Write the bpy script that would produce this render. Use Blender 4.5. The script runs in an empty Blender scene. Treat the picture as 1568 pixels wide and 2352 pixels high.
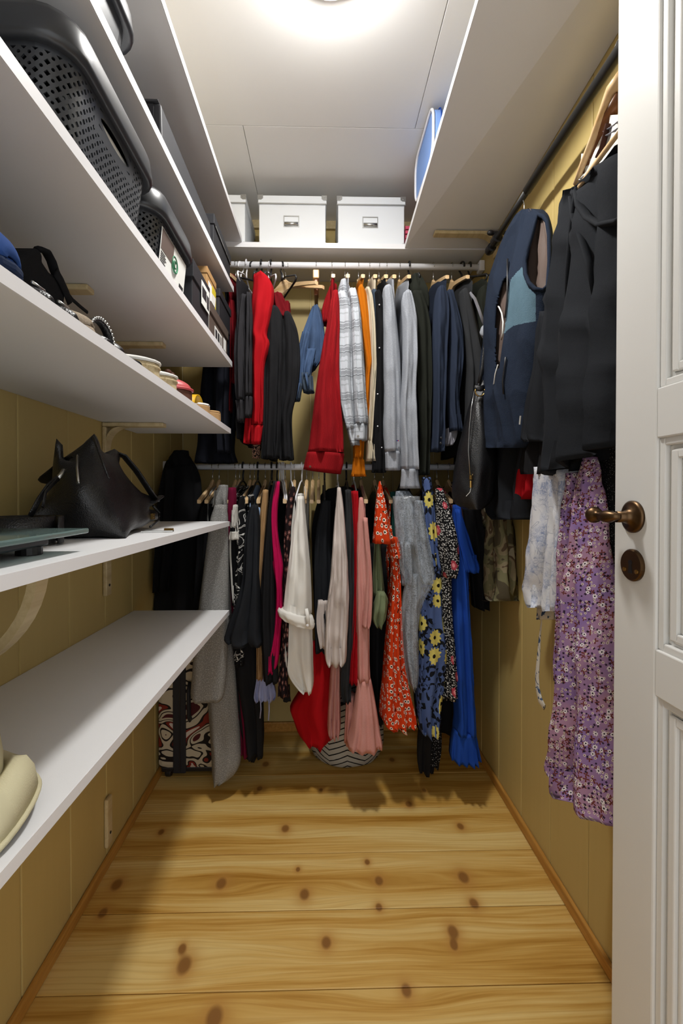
import bpy, bmesh, math, random
from mathutils import Vector, noise

# ------------------------------------------------------------------ camera, world, light, exposure
S = bpy.context.scene
COL = S.collection
F, PX, PY = 1045.0, 762.0, 1145.0
YAW, PIT = math.radians(1.3), math.radians(0.65)
EYE = Vector((0, 0, 1.1))
cam_d = bpy.data.cameras.new('camera')
cam = bpy.data.objects.new('camera', cam_d)
COL.objects.link(cam)
S.camera = cam
cam.location = EYE
cam.rotation_euler = (math.pi / 2 - PIT, 0, -YAW)
cam_d.sensor_fit = 'VERTICAL'
cam_d.sensor_height = 36.0
cam_d.lens = 36.0 * F / 2352
cam_d.shift_x = (784 - PX) / 2352
cam_d.shift_y = (PY - 1176) / 2352
cam_d.clip_start = 0.02

W_ = bpy.data.worlds.new('world')
S.world = W_
W_.use_nodes = True
W_.node_tree.nodes['Background'].inputs[0].default_value = (0.96, 0.98, 1.0, 1)
W_.node_tree.nodes['Background'].inputs[1].default_value = 1.15
LAMP = 190.0           # emission of the opal ceiling globe
S.view_settings.view_transform = 'Standard'
S.view_settings.look = 'None'
S.view_settings.gamma = 1.0
S.view_settings.use_curve_mapping = False
S.view_settings.exposure = 0.42

FWD = Vector((math.sin(YAW) * math.cos(PIT), math.cos(YAW) * math.cos(PIT), -math.sin(PIT)))
RT = Vector((math.cos(YAW), -math.sin(YAW), 0))
UP = RT.cross(FWD)


def on(px, py, ax, val):
    """point of the place seen at a pixel of the photograph, on the plane axis=val"""
    d = FWD + (px - PX) / F * RT - (py - PY) / F * UP
    return EYE + d * ((val - EYE[ax]) / d[ax])


def atY(px, py, y): return on(px, py, 1, y)
def atX(px, py, x): return on(px, py, 0, x)
def atZ(px, py, z): return on(px, py, 2, z)


XL, XR, YB, ZC = -0.635, 0.66, 2.10, 2.34      # left wall, right wall, back wall, ceiling
YF = -0.15                                      # front wall with the doorway
ROD_Y, ROD_Z, LROD_Z = 1.85, 2.020, 1.207
R = random.Random(7)


# ------------------------------------------------------------------ mesh helpers
class MB:
    def __init__(s): s.v, s.f, s.uv, s.mi = [], [], [], []

    def vert(s, p, uv=(0, 0)):
        s.v.append(Vector(p)); s.uv.append(uv); return len(s.v) - 1

    def face(s, idx, m=0): s.f.append(tuple(idx)); s.mi.append(m)

    def box(s, a, b, m=0, bev=0.0):
        x0, y0, z0 = a; x1, y1, z1 = b
        return s.hexa([(x0, y0, z0), (x1, y0, z0), (x1, y1, z0), (x0, y1, z0), (x0, y0, z1), (x1, y0, z1), (x1, y1, z1), (x0, y1, z1)], m)

    def hexa(s, P, m=0):
        for q in ((0, 3, 2, 1), (4, 5, 6, 7), (0, 1, 5, 4), (1, 2, 6, 5), (2, 3, 7, 6), (3, 0, 4, 7)):
            pts = [Vector(P[i]) for i in q]
            n = (pts[1] - pts[0]).cross(pts[2] - pts[0])
            ax = max(range(3), key=lambda k: abs(n[k]))
            o = [k for k in range(3) if k != ax]
            s.face([s.vert(p, (p[o[0]], p[o[1]])) for p in pts], m)
        return s

    def prism(s, poly, ax, a, b, m=0):
        """poly of 2d points (the two axes other than ax, in order) extruded along ax"""
        def P(q, t):
            r = list(q); r.insert(ax, t); return r
        n = len(poly)
        i0 = [s.vert(P(q, a), q) for q in poly]; i1 = [s.vert(P(q, b), q) for q in poly]
        s.face(i0[::-1], m); s.face(i1, m)
        j0 = [s.vert(P(q, a), (q[0] + q[1], a)) for q in poly]; j1 = [s.vert(P(q, b), (q[0] + q[1], b)) for q in poly]
        for k in range(n):
            s.face((j0[k], j0[(k + 1) % n], j1[(k + 1) % n], j1[k]), m)
        return s

    def tube(s, pts, r, n=8, m=0, cap=True, flat=1.0, up=(0, 0, 1), closed=False):
        pts = [Vector(p) for p in pts]
        rr = r if isinstance(r, (list, tuple)) else [r] * len(pts)
        rings = []; L = 0
        prev = None
        for i, p in enumerate(pts):
            if closed: t = pts[(i + 1) % len(pts)] - pts[i - 1]
            else: t = pts[min(i + 1, len(pts) - 1)] - pts[max(i - 1, 0)]
            t.normalize()
            if prev is None:
                a = Vector(up)
                if abs(a.dot(t)) > .95: a = Vector((1, 0, 0))
            else: a = prev
            a = (a - t * a.dot(t)).normalized(); prev = a
            b = t.cross(a)
            if i: L += (pts[i] - pts[i - 1]).length
            rings.append([s.vert(p + a * rr[i] * math.cos(2 * math.pi * k / n) + b * rr[i] * flat * math.sin(2 * math.pi * k / n),
                                 (k / n * 6.28 * rr[i], L)) for k in range(n)])
        for i in range(len(rings) - (0 if closed else 1)):
            A, B = rings[i], rings[(i + 1) % len(rings)]
            for k in range(n): s.face((A[k], A[(k + 1) % n], B[(k + 1) % n], B[k]), m)
        if cap and not closed:
            s.face(rings[0][::-1], m); s.face(rings[-1], m)
        return s

    def lathe(s, prof, c, ax=2, n=24, m=0):
        c = Vector(c); o = [k for k in range(3) if k != ax]
        rings = []
        for r, h in prof:
            ring = []
            for k in range(n):
                p = [0, 0, 0]; p[ax] = h; p[o[0]] = r * math.cos(6.28318 * k / n); p[o[1]] = r * math.sin(6.28318 * k / n)
                ring.append(s.vert(c + Vector(p), (k / n, h)))
            rings.append(ring)
        for A, B in zip(rings, rings[1:]):
            for k in range(n): s.face((A[k], A[(k + 1) % n], B[(k + 1) % n], B[k]), m)
        s.face(rings[0][::-1], m); s.face(rings[-1], m)
        return s

    def ellips(s, c, r, n=16, h=10, m=0):
        c = Vector(c); rings = []
        for j in range(1, h):
            ph = math.pi * j / h
            rings.append([s.vert(c + Vector((r[0] * math.sin(ph) * math.cos(6.28318 * k / n), r[1] * math.sin(ph) * math.sin(6.28318 * k / n), r[2] * math.cos(ph))), (k / n, j / h)) for k in range(n)])
        t = s.vert(c + Vector((0, 0, r[2]))); b = s.vert(c - Vector((0, 0, r[2])))
        for A, B in zip(rings, rings[1:]):
            for k in range(n): s.face((A[k], B[k], B[(k + 1) % n], A[(k + 1) % n]), m)
        for k in range(n):
            s.face((t, rings[0][k], rings[0][(k + 1) % n]), m); s.face((b, rings[-1][(k + 1) % n], rings[-1][k]), m)
        return s


def build(name, mb, mats, parent=None, smooth=False, bevel=0.0, solid=0.0, local=False, weld=False, sub=0):
    off = Vector((0, 0, 0))
    q = parent
    while q is not None and not local: off += q.location; q = q.parent
    me = bpy.data.meshes.new(name)
    me.from_pydata([tuple(p - off) for p in mb.v], [], mb.f)
    if not isinstance(mats, (list, tuple)): mats = [mats]
    for m in mats: me.materials.append(m)
    for p, k in zip(me.polygons, mb.mi): p.material_index = k; p.use_smooth = smooth
    uv = me.uv_layers.new(name='UVMap').data
    for l in me.loops: uv[l.index].uv = mb.uv[l.vertex_index]
    if weld or bevel:
        bm = bmesh.new(); bm.from_mesh(me)
        bmesh.ops.remove_doubles(bm, verts=bm.verts, dist=1e-5)
        bmesh.ops.recalc_face_normals(bm, faces=bm.faces)
        bm.to_mesh(me); bm.free()
    else:
        bm = bmesh.new(); bm.from_mesh(me)
        bmesh.ops.recalc_face_normals(bm, faces=bm.faces)
        bm.to_mesh(me); bm.free()
    me.update()
    o = bpy.data.objects.new(name, me)
    COL.objects.link(o)
    if parent is not None: o.parent = parent
    if solid:
        md = o.modifiers.new('thickness', 'SOLIDIFY'); md.thickness = solid; md.offset = -1
        if len(mats) > 1: md.material_offset = len(mats) - 1
    if bevel:
        md = o.modifiers.new('edges', 'BEVEL'); md.width = bevel; md.segments = 2; md.limit_method = 'ANGLE'; md.angle_limit = .6
    if sub:
        md = o.modifiers.new('smooth', 'SUBSURF'); md.levels = sub; md.render_levels = sub
    return o


def tag(o, label=None, cat=None, group=None, kind=None):
    if label: o['label'] = label
    if cat: o['category'] = cat
    if group: o['group'] = group
    if kind: o['kind'] = kind
    return o


def thing(name, label, cat, loc=(0, 0, 0), group=None):
    o = bpy.data.objects.new(name, None); COL.objects.link(o)
    o.location = loc; o.empty_display_size = .05
    return tag(o, label, cat, group)


def struct(name):
    o = bpy.data.objects.new(name, None); COL.objects.link(o); o['kind'] = 'structure'; o.empty_display_size = .05
    return o


def copy_tree(o, parent=None):
    c = o.copy(); COL.objects.link(c); c.parent = parent
    for ch in list(o.children): copy_tree(ch, c)
    return c


# ------------------------------------------------------------------ material helpers
def lin(c):
    if isinstance(c, str):
        c = [int(c[i:i + 2], 16) / 255 for i in (0, 2, 4)]
    return tuple((x / 12.92 if x <= .04045 else ((x + .055) / 1.055) ** 2.4) for x in c) + (1.0,)


class NT:
    def __init__(s, name):
        s.m = bpy.data.materials.new(name); s.m.use_nodes = True
        s.t = s.m.node_tree; s.b = s.t.nodes['Principled BSDF']

    def n(s, typ, ins=None, **pr):
        nd = s.t.nodes.new('ShaderNode' + typ)
        for k, v in pr.items(): setattr(nd, k, v)
        for k, v in (ins or {}).items(): s.set(nd.inputs[k], v)
        return nd

    def set(s, sock, v):
        if isinstance(v, bpy.types.NodeSocket): s.t.links.new(v, sock)
        else: sock.default_value = v

    def math(s, op, a, b=0.0, c=0.0, clamp=False):
        nd = s.n('Math', {0: a, 1: b, 2: c}, operation=op); nd.use_clamp = clamp
        return nd.outputs[0]

    def vm(s, op, a, b=(0, 0, 0)):
        nd = s.n('VectorMath', {0: a, 1: b}, operation=op)
        return nd.outputs[1] if op in ('LENGTH', 'DISTANCE', 'DOT_PRODUCT') else nd.outputs[0]

    def mix(s, f, a, b):
        nd = s.n('Mix', data_type='RGBA')
        s.set(nd.inputs[0], f); s.set(nd.inputs[6], a); s.set(nd.inputs[7], b)
        return nd.outputs[2]

    def ramp(s, f, stops, interp='LINEAR'):
        nd = s.n('ValToRGB', {0: f}); cr = nd.color_ramp; cr.interpolation = interp
        while len(cr.elements) > 1: cr.elements.remove(cr.elements[-1])
        cr.elements[0].position = stops[0][0]; cr.elements[0].color = stops[0][1]
        for p, c in stops[1:]:
            e = cr.elements.new(p); e.color = c
        return nd.outputs[0]

    def noise(s, vec, scale, det=3, rough=.55, dist=0.0, out=0):
        nd = s.n('TexNoise', {'Scale': scale, 'Detail': det, 'Roughness': rough, 'Distortion': dist})
        if vec is not None: s.set(nd.inputs['Vector'], vec)
        return nd.outputs[out]

    def uv(s): return s.n('TexCoord').outputs['UV']
    def obj(s): return s.n('TexCoord').outputs['Object']
    def geo(s): return s.n('NewGeometry').outputs['Position']

    def scale(s, vec, sc): return s.vm('MULTIPLY', vec, sc)

    def sep(s, vec):
        nd = s.n('SeparateXYZ', {0: vec}); return nd.outputs[0], nd.outputs[1], nd.outputs[2]

    def bump(s, h, st=.3, dist=.002):
        nd = s.n('Bump', {'Strength': st, 'Distance': dist, 'Height': h}); s.set(s.b.inputs['Normal'], nd.outputs[0])

    def fin(s, col=None, rough=.8, spec=.3, sheen=0.0, metal=0.0):
        if col is not None: s.set(s.b.inputs['Base Color'], col)
        s.set(s.b.inputs['Roughness'], rough); s.set(s.b.inputs['Metallic'], metal)
        s.b.inputs['Specular IOR Level'].default_value = spec
        if sheen:
            s.b.inputs['Sheen Weight'].default_value = sheen; s.b.inputs['Sheen Roughness'].default_value = .5
        return s.m


def paint(name, c, rough=.5, spec=.4, var=.04, bump=.05, scale=60):
    k = NT(name); g = k.geo(); c = lin(c)
    nz = k.noise(g, 3.0, 4)
    k.bump(k.noise(g, scale * 5, 3), bump, .001)
    dk = tuple(x * (1 - var * 3) for x in c[:3]) + (1,)
    return k.fin(k.mix(nz, dk, c), rough, spec)


def fabric(name, c, rough=.9, sheen=.15, weave=900, bump=.25, var=.12, c2=None, speck=0.0):
    k = NT(name); u = k.uv(); g = k.geo(); c = lin(c)
    c2 = lin(c2) if c2 else tuple(x * (1 - var * 2) for x in c[:3]) + (1,)
    nz = k.noise(k.scale(g, (1, 1, .35)), 14, 4)
    col = k.mix(nz, c2, c)
    if speck:
        sp = k.noise(u, 260, 2, .8)
        col = k.mix(k.math('MULTIPLY', k.math('SUBTRACT', sp, .5), speck * 3, clamp=True), col, lin('e8e6e4'))
        sp2 = k.noise(u, 210, 2, .8)
        col = k.mix(k.math('MULTIPLY', k.math('SUBTRACT', sp2, .52), speck * 3, clamp=True), col, lin('2c2c30'))
    h = k.math('ADD', k.noise(u, weave, 2), k.math('MULTIPLY', k.noise(k.scale(g, (1, 1, .5)), 45, 4), 2.0))
    k.bump(h, bump, .003)
    return k.fin(col, rough, .12, 0)


def flowers(k, base, vec, scale, r0, petals, amp, colp, colc, dens=1.0, seed=0.0, cen=.32, jit=.75, rim=None):
    v = k.vm('ADD', k.scale(vec, (scale,) * 3), (seed * 3.1, seed * 7.3, 0))
    vo = k.n('TexVoronoi', {'Scale': 1.0, 'Randomness': jit, 'Vector': v}, voronoi_dimensions='2D')
    d = k.vm('SUBTRACT', v, vo.outputs['Position'])
    x, y, _ = k.sep(d); rr, gg, bb = k.sep(vo.outputs['Color'])
    r = k.vm('LENGTH', d)
    r = k.math('SQRT', k.math('ADD', k.math('MULTIPLY', x, x), k.math('MULTIPLY', y, y)))
    a = k.math('ADD', k.math('ARCTAN2', y, x), k.math('MULTIPLY', gg, 6.28))
    lobe = k.math('ADD', k.math('MULTIPLY', k.math('COSINE', k.math('MULTIPLY', a, float(petals))), amp), 1.0)
    rad = k.math('MULTIPLY', k.math('ADD', k.math('MULTIPLY', bb, .4), .7), r0)
    edge = k.math('MULTIPLY', lobe, rad)
    on_ = k.math('LESS_THAN', rr, dens)
    m = k.math('MULTIPLY', k.math('LESS_THAN', r, edge), on_)
    c = base
    if rim is not None:
        m0 = k.math('MULTIPLY', k.math('LESS_THAN', r, k.math('MULTIPLY', edge, 1.25)), on_)
        c = k.mix(m0, c, rim)
    c = k.mix(m, c, colp)
    if colc is not None:
        mc = k.math('MULTIPLY', k.math('LESS_THAN', r, k.math('MULTIPLY', rad, cen)), on_)
        c = k.mix(mc, c, colc)
    return c


def cloth_end(k, col, rough=.85, bump=.2, sheen=.05):
    h = k.math('ADD', k.noise(k.uv(), 700, 2), k.math('MULTIPLY', k.noise(k.scale(k.geo(), (1, 1, .5)), 40, 4), 2.0))
    k.bump(h, bump, .003)
    return k.fin(col, rough, .15, 0)


def metal(name, c, rough=.3):
    k = NT(name); nz = k.noise(k.geo(), 200, 3)
    return k.fin(lin(c), k.math('ADD', k.math('MULTIPLY', nz, .15), rough - .07), .5, 0, 1.0)


def plastic(name, c, rough=.4, spec=.5, bump=.05):
    k = NT(name); k.bump(k.noise(k.geo(), 900, 2), bump, .0005)
    return k.fin(lin(c), rough, spec)


# ------------------------------------------------------------------ materials
def wood(name, light, dark, ax=1, sc=1.0, rough=.45, freq=90):
    k = NT(name); g = k.obj()
    s = [freq * sc] * 3; s[ax] *= .06
    nz = k.noise(k.scale(g, tuple(s)), 1.0, 4, .6, .4)
    k.bump(nz, .08, .001)
    return k.fin(k.mix(k.ramp(nz, [(.35, lin(dark)), (.65, lin(light))]), lin(dark), lin(light)) if False else k.ramp(nz, [(.3, lin(dark)), (.62, lin(light))]), rough, .35)


def mat_wall():
    k = NT('yellow_panel_paint'); g = k.geo()
    a = k.noise(g, 2.2, 4); b = k.noise(k.scale(g, (60, 60, 3)), 1.0, 3)
    col = k.mix(a, lin('bba366'), lin('cab476'))
    col = k.mix(k.math('MULTIPLY', b, .25), col, lin('a58f55'))
    k.bump(b, .06, .001)
    return k.fin(col, .5, .35)


M_WALL = mat_wall()
M_GROOVE = paint('panel_groove_highlight', 'f2e8bd', .5)  # backing paler than the boards: light caught by groove chamfers, put into its colour
M_CEIL = paint('ceiling_board_paint', 'e9e8e6', .6, .3, .01, .04)
M_SHELF = paint('white_melamine', 'e3e3e4', .45, .4, .015, .12, 160)
M_EDGE = paint('white_edge_band', 'ebeaec', .4, .4, .01, .02)
M_DOOR = paint('white_door_paint', 'dcdbd7', .35, .45, .02, .03)
M_WHITE = plastic('white_enamel', 'eeeef2', .3)
M_BASE = wood('varnished_baseboard_wood', 'c08c42', 'a5722f', 1)
M_BRACK = wood('bleached_birch', 'cfbd94', 'b9a479', 1, .5)
M_HANGER = wood('lacquered_hanger_wood', 'e4c498', 'cda671', 1, .6, .3)
M_HBROWN = wood('walnut_bar_wood', '8a5733', '683e20', 1, .6, .35)
M_WIRE = metal('chromed_wire', 'c9c9c9', .25)
M_BLACKP = plastic('black_plastic', '17171a', .4)
M_BLACKROD = plastic('black_coated_steel', '1a1a1a', .45)
M_GREYP = plastic('charcoal_plastic', '303236', .33, .5)
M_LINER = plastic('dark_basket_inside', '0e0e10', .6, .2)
M_LEATHER = None


def mat_leather(name, c, sc=420):
    k = NT(name); g = k.geo()
    vo = k.n('TexVoronoi', {'Scale': float(sc), 'Vector': g})
    h = k.math('ADD', vo.outputs['Distance'], k.math('MULTIPLY', k.noise(g, 30, 3), 1.5))
    k.bump(h, .35, .0015)
    return k.fin(lin(c), k.math('ADD', k.math('MULTIPLY', k.noise(g, 20, 3), .2), .3), .5)


M_LEATHER = mat_leather('black_grained_leather', '111113')
M_BRONZE = metal('aged_bronze', '5d4833', .36)
M_BRASS = metal('worn_brass', 'b08d4e', .3)
M_SILVER = metal('brushed_steel', 'b9b9b6', .32)
M_BOXW = paint('white_cardboard', 'e4e7ea', .6, .3, .01, .03)


def mat_floor():
    k = NT('knotty_pine_floor'); g = k.geo(); x, y, z = k.sep(g)
    rnd = k.n('ObjectInfo').outputs['Random']
    knots = [(938, 1847, 1), (1057, 1898, .9), (655, 1903, 1.1), (370, 1911, .7), (1064, 2015, 1.5), (870, 2023, 1), (508, 2029, 1.4), (268, 2032, 1.4),
             (843, 1980, .5), (699, 2054, 1.2), (684, 1997, .35), (1088, 2075, 1), (870, 2084, .6), (236, 2097, .9), (1040, 2140, 1.2), (1042, 2172, .6),
             (749, 2165, 1), (418, 2178, .6), (423, 2217, 1.7), (933, 2275, .9), (492, 2338, 1.9), (596, 1811, .8), (610, 1755, 1.2), (737, 1814, .4), (974, 1815, .5), (900, 1745, .9)]
    fld = None; core = None
    for px, py, s in knots:
        p = atZ(px, py, 0)
        dx = k.math('MULTIPLY', k.math('SUBTRACT', x, p.x), 1.0)
        dy = k.math('SUBTRACT', y, p.y)
        d2 = k.math('ADD', k.math('MULTIPLY', dx, dx), k.math('MULTIPLY', dy, k.math('MULTIPLY', dy, .55)))
        e = k.math('EXPONENT', k.math('MULTIPLY', d2, -1 / (2 * (.0108 * s ** .6) ** 2)))
        d3 = k.math('ADD', k.math('MULTIPLY', dx, k.math('MULTIPLY', dx, .07)), k.math('MULTIPLY', dy, dy))
        w = k.math('MULTIPLY', k.math('EXPONENT', k.math('MULTIPLY', d3, -1 / (2 * (.027 * s ** .5) ** 2))), dy)
        core = e if core is None else k.math('ADD', core, e)
        w = k.math('MULTIPLY', w, -.85)
        fld = w if fld is None else k.math('ADD', fld, w)
    wob = k.noise(k.vm('ADD', k.scale(g, (1.1, 4, 1)), (0, 0, 0)), 1.0, 2, .5)
    yy = k.math('ADD', k.math('ADD', y, fld), k.math('MULTIPLY', k.math('SUBTRACT', wob, .5), .05))
    yy = k.math('ADD', yy, k.math('MULTIPLY', rnd, 7.0))
    cv = k.n('CombineXYZ', {0: k.math('MULTIPLY', x, .045), 1: yy, 2: 0.0}).outputs[0]
    broad = k.noise(k.scale(cv, (1, 1, 1)), 17.0, 2, .5)
    fine = k.noise(k.scale(cv, (.8, 1, 1)), 130.0, 2, .5)
    vf = k.noise(k.scale(cv, (.5, 1, 1)), 420.0, 2, .5)
    t = k.math('ADD', k.math('MULTIPLY', broad, .72), k.math('ADD', k.math('MULTIPLY', fine, .25), k.math('MULTIPLY', vf, .08)))
    col = k.ramp(t, [(.37, lin('a87628')), (.46, lin('c59747')), (.54, lin('d5ad60')), (.65, lin('e2c47e'))])
    ring = k.math('SINE', k.math('MULTIPLY', yy, 520.0))
    col = k.mix(k.math('MULTIPLY', k.math('GREATER_THAN', ring, .72), .16), col, lin('a87428'))
    halo = k.math('MULTIPLY', core, 1.0, clamp=True)
    col = k.mix(k.math('POWER', halo, .5), col, lin('b98640'))
    col = k.mix(k.math('MULTIPLY', k.math('MULTIPLY', k.math('SUBTRACT', core, .42), 3.0, clamp=True), .72), col, lin('74491f'))
    k.bump(k.math('ADD', fine, vf), .05, .001)
    return k.fin(col, k.math('ADD', k.math('MULTIPLY', broad, .2), .38), .4)


M_FLOOR = mat_floor()

# ------------------------------------------------------------------ the room shell
fl = struct('floor')
seams = [-.18, .025, .22, .41, .605, .80, .997, 1.19, 1.38, 1.574, 1.768, 1.962, 2.11]
for a, b in zip(seams, seams[1:]):
    mb = MB().box((XL - .01, a + .0009, -.02), (XR + .01, b - .0009, 0))
    build('plank', mb, M_FLOOR, fl, bevel=.0018)
build('subfloor', MB().box((XL - .1, YF - .6, -.06), (XR + .1, YB + .1, -.02)), M_BASE, fl)

# ceiling boards: seams seen at y=1.555 and along x
ce = struct('ceiling')
for (x0, x1, y0, y1) in ((XL, .318, YF, 1.555), (.318, XR, YF, 1.555), (XL, -.265, 1.555, YB), (-.265, XR, 1.555, YB)):
    build('ceiling_panel', MB().box((x0 + .0007, y0 + .0007, ZC), (x1 - .0007, y1 - .0007, ZC + .012)), M_CEIL, ce, bevel=.0014)
build('ceiling_slab', MB().box((XL - .1, YF - .1, ZC + .012), (XR + .1, YB + .1, ZC + .06)), M_CEIL, ce)


def boards(name, ax, at, thick, edges, z0=0.0, z1=ZC):
    w = struct(name)
    for a, b in zip(edges, edges[1:]):
        if ax == 0: mb = MB().box((min(at, at + thick), a + .0011, z0), (max(at, at + thick), b - .0011, z1))
        else: mb = MB().box((a + .0011, min(at, at + thick), z0), (b - .0011, max(at, at + thick), z1))
        build('panel', mb, M_WALL, w, bevel=.003)
    if ax == 0: mb = MB().box((min(at + thick * .35, at + thick * 6), YF - .12, z0), (max(at + thick * .35, at + thick * 6), YB + .08, z1))
    else: mb = MB().box((XL - .08, min(at + thick * .35, at + thick * 6), z0), (XR + .08, max(at + thick * .35, at + thick * 6), z1))
    build('backing', mb, M_GROOVE, w)
    return w


boards('wall_left', 0, XL, -.012, [YF, .012, .202, .393, .584, .775, .967, 1.156, 1.348, 1.538, 1.74, 1.93, YB])
boards('wall_right', 0, XR, .012, [YF, -.03, .16, .35, .54, .73, .915, 1.103, 1.29, 1.48, 1.671, 1.855, YB])
boards('wall_back', 1, YB, .012, [XL, -.43, -.24, -.05, .14, .33, .52, XR])
wf = struct('wall_front')
build('panel', MB().box((XL - .08, YF - .12, 0), (-.43, YF, ZC)), M_WALL, wf)
build('panel', MB().box((.56, YF - .12, 0), (XR + .08, YF, ZC)), M_WALL, wf)
build('panel', MB().box((-.43, YF - .12, 2.06), (.56, YF, ZC)), M_WALL, wf)
for nm, a, b in (('baseboard_left', (XL, YF, 0), (XL + .012, YB, .034)), ('baseboard_right', (XR - .012, YF, 0), (XR, YB, .034)), ('baseboard_back', (XL + .012, YB - .012, 0), (XR - .012, YB, .045))):
    tag(build(nm, MB().box(a, b), M_BASE, bevel=.004), kind='structure')
tag(build('trim_1', MB().box((XL, YB - .018, 2.304), (XR, YB, ZC)), M_BRACK, bevel=.002), kind='structure')

# ------------------------------------------------------------------ door, opened inwards along the right wall
DX, DT = .475, .04
door = struct('door_1')
Y0, Y1 = -.10, .728
ST = .092
zr = [(0.02, .20), (.811, .878), (1.178, 1.249), (1.93, 2.04)]


def dbox(n, y0, y1, z0, z1, x0=DX, x1=DX + DT, bev=.003): return build(n, MB().box((x0, y0, z0), (x1, y1, z1)), M_DOOR, door, bevel=bev)


dbox('stile', Y1 - ST, Y1, .02, 2.04); dbox('stile', Y0, Y0 + ST, .02, 2.04)
for a, b in zr: dbox('rail', Y0 + ST + .0005, Y1 - ST - .0005, a, b, bev=.002)
for (a, b), (c, d) in zip(zr, zr[1:]):
    z0, z1, y0, y1 = b, c, Y0 + ST, Y1 - ST
    dbox('door_panel', y0, y1, z0, z1, DX + .016, DX + .028, .0)
    for s0, s1, dx in ((0, .011, .004), (.011, .018, .011), (.018, .030, .007), (.030, .038, .0125)):
        mb = MB()
        mb.box((DX + dx, y1 - s1, z0 + s0), (DX + .02, y1 - s0, z1 - s0)); mb.box((DX + dx, y0 + s0, z0 + s0), (DX + .02, y0 + s1, z1 - s0))
        mb.box((DX + dx, y0 + s1, z0 + s0), (DX + .02, y1 - s1, z0 + s1)); mb.box((DX + dx, y0 + s1, z1 - s1), (DX + .02, y1 - s1, z1 - s0))
        build('moulding', mb, M_DOOR, door, bevel=.002)
hr = atX(1455, 1187, DX); hy, hz = hr.y, hr.z
rose = build('door_handle', MB().lathe([(.0245, 0), (.0245, -.004), (.021, -.006), (.012, -.008), (.0085, -.016), (.0085, -.028)], (DX, hy, hz), 0, 32), M_BRONZE, door, smooth=True)
rose.data.polygons.foreach_set('use_smooth', [len(p.vertices) < 5 for p in rose.data.polygons])
lev = MB()
pts = [(DX - .028, hy - .012, hz + .001), (DX - .033, hy - .006, hz + .001), (DX - .036, hy + .004, hz), (DX - .036, hy + .014, hz), (DX - .0355, hy + .024, hz + .001), (DX - .035, hy + .032, hz + .001), (DX - .035, hy + .035, hz + .001),
       (DX - .035, hy + .039, hz + .001), (DX - .035, hy + .045, hz + .001), (DX - .035, hy + .051, hz + .001), (DX - .035, hy + .055, hz + .001), (DX - .035, hy + .057, hz + .001), (DX - .035, hy + .061, hz + .001)]
lev.tube(pts, [.004, .0065, .0098, .0092, .0065, .0055, .0085, .0125, .0135, .0105, .006, .0055, .002], 14)
build('lever', lev, M_BRONZE, rose, smooth=True)
er = atX(1455, 1298, DX); ey, ez = er.y, er.z
esc = build('keyhole_plate', MB().lathe([(.0245, 0), (.0245, -.0035), (.0225, -.0055), (.0, -.0055)], (DX, ey, ez), 0, 32), M_BRONZE, door)
kh = [(ey + .0042 * math.cos(a), ez + .004 + .0042 * math.sin(a)) for a in [math.radians(-50 + 280 * i / 12) for i in range(13)]] + [(ey - .0045, ez - .012), (ey + .0045, ez - .012)]
build('keyhole', MB().prism(kh, 0, DX - .0062, DX - .0052), M_BLACKP, esc)
for dy in (-.014, .013):
    build('screw', MB().lathe([(.0036, -.0052), (.0034, -.0068), (.002, -.0072)], (DX, ey + dy, ez - .008), 0, 12), M_BRASS, esc)

# ------------------------------------------------------------------ ceiling lamp
lp = thing('ceiling_lamp', 'round white glowing lamp in the middle of the ceiling', 'lamp', (.02, 1.044, ZC))
k = NT('glowing_opal_glass')
k.b.inputs['Emission Color'].default_value = (1, .985, .955, 1); k.b.inputs['Emission Strength'].default_value = LAMP
M_GLOW = k.fin((.9, .9, .9, 1), .4)
build('lamp_base', MB().lathe([(.083, 0), (.086, -.010), (.086, -.031), (.080, -.033)], (.02, 1.044, ZC), 2, 40), M_WHITE, lp)
build('opal_globe', MB().lathe([(.081, -.0325), (.078, -.039), (.066, -.048), (.048, -.054), (.026, -.058), (.004, -.059)], (.02, 1.044, ZC), 2, 40), M_GLOW, lp, smooth=True)

# ------------------------------------------------------------------ shelves
def slab(name, label, P, th, group='white shelf boards'):
    """P: four corners of the top (near-wall, near-front, far-front, far-wall)"""
    t = tag(thing(name, label, 'shelf', P[0], group))
    P = [Vector(p) for p in P]; lo = [p - Vector((0, 0, th)) for p in P]
    build('board', MB().hexa(lo + P), M_SHELF, t, bevel=.0008)
    # thin edge band along the front (P1 -> P2)
    d = (P[2] - P[1]).cross(Vector((0, 0, 1))).normalized() * .0012
    if d.dot(P[1] - P[0]) < 0: d = -d
    build('edge_band', MB().hexa([lo[1] + d * .2, lo[1] + d, lo[2] + d, lo[2] + d * .2, P[1] + d * .2, P[1] + d, P[2] + d, P[2] + d * .2]), M_EDGE, t)
    return t


XF = -.3142
def s1(y): return .7405 - .0236 * y
def s2(y): return 1.026 - .0136 * y
def s3(y): return 1.323
def s4(y): return 1.539 + .0138 * y
def lshelf(fz, y1, th, label):
    y0 = YF + .002
    return slab('shelf_board', label, [(XL + .001, y0, fz(y0)), (XF, y0, fz(y0)), (XF, y1, fz(y1)), (XL + .001, y1, fz(y1))], th)


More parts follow.
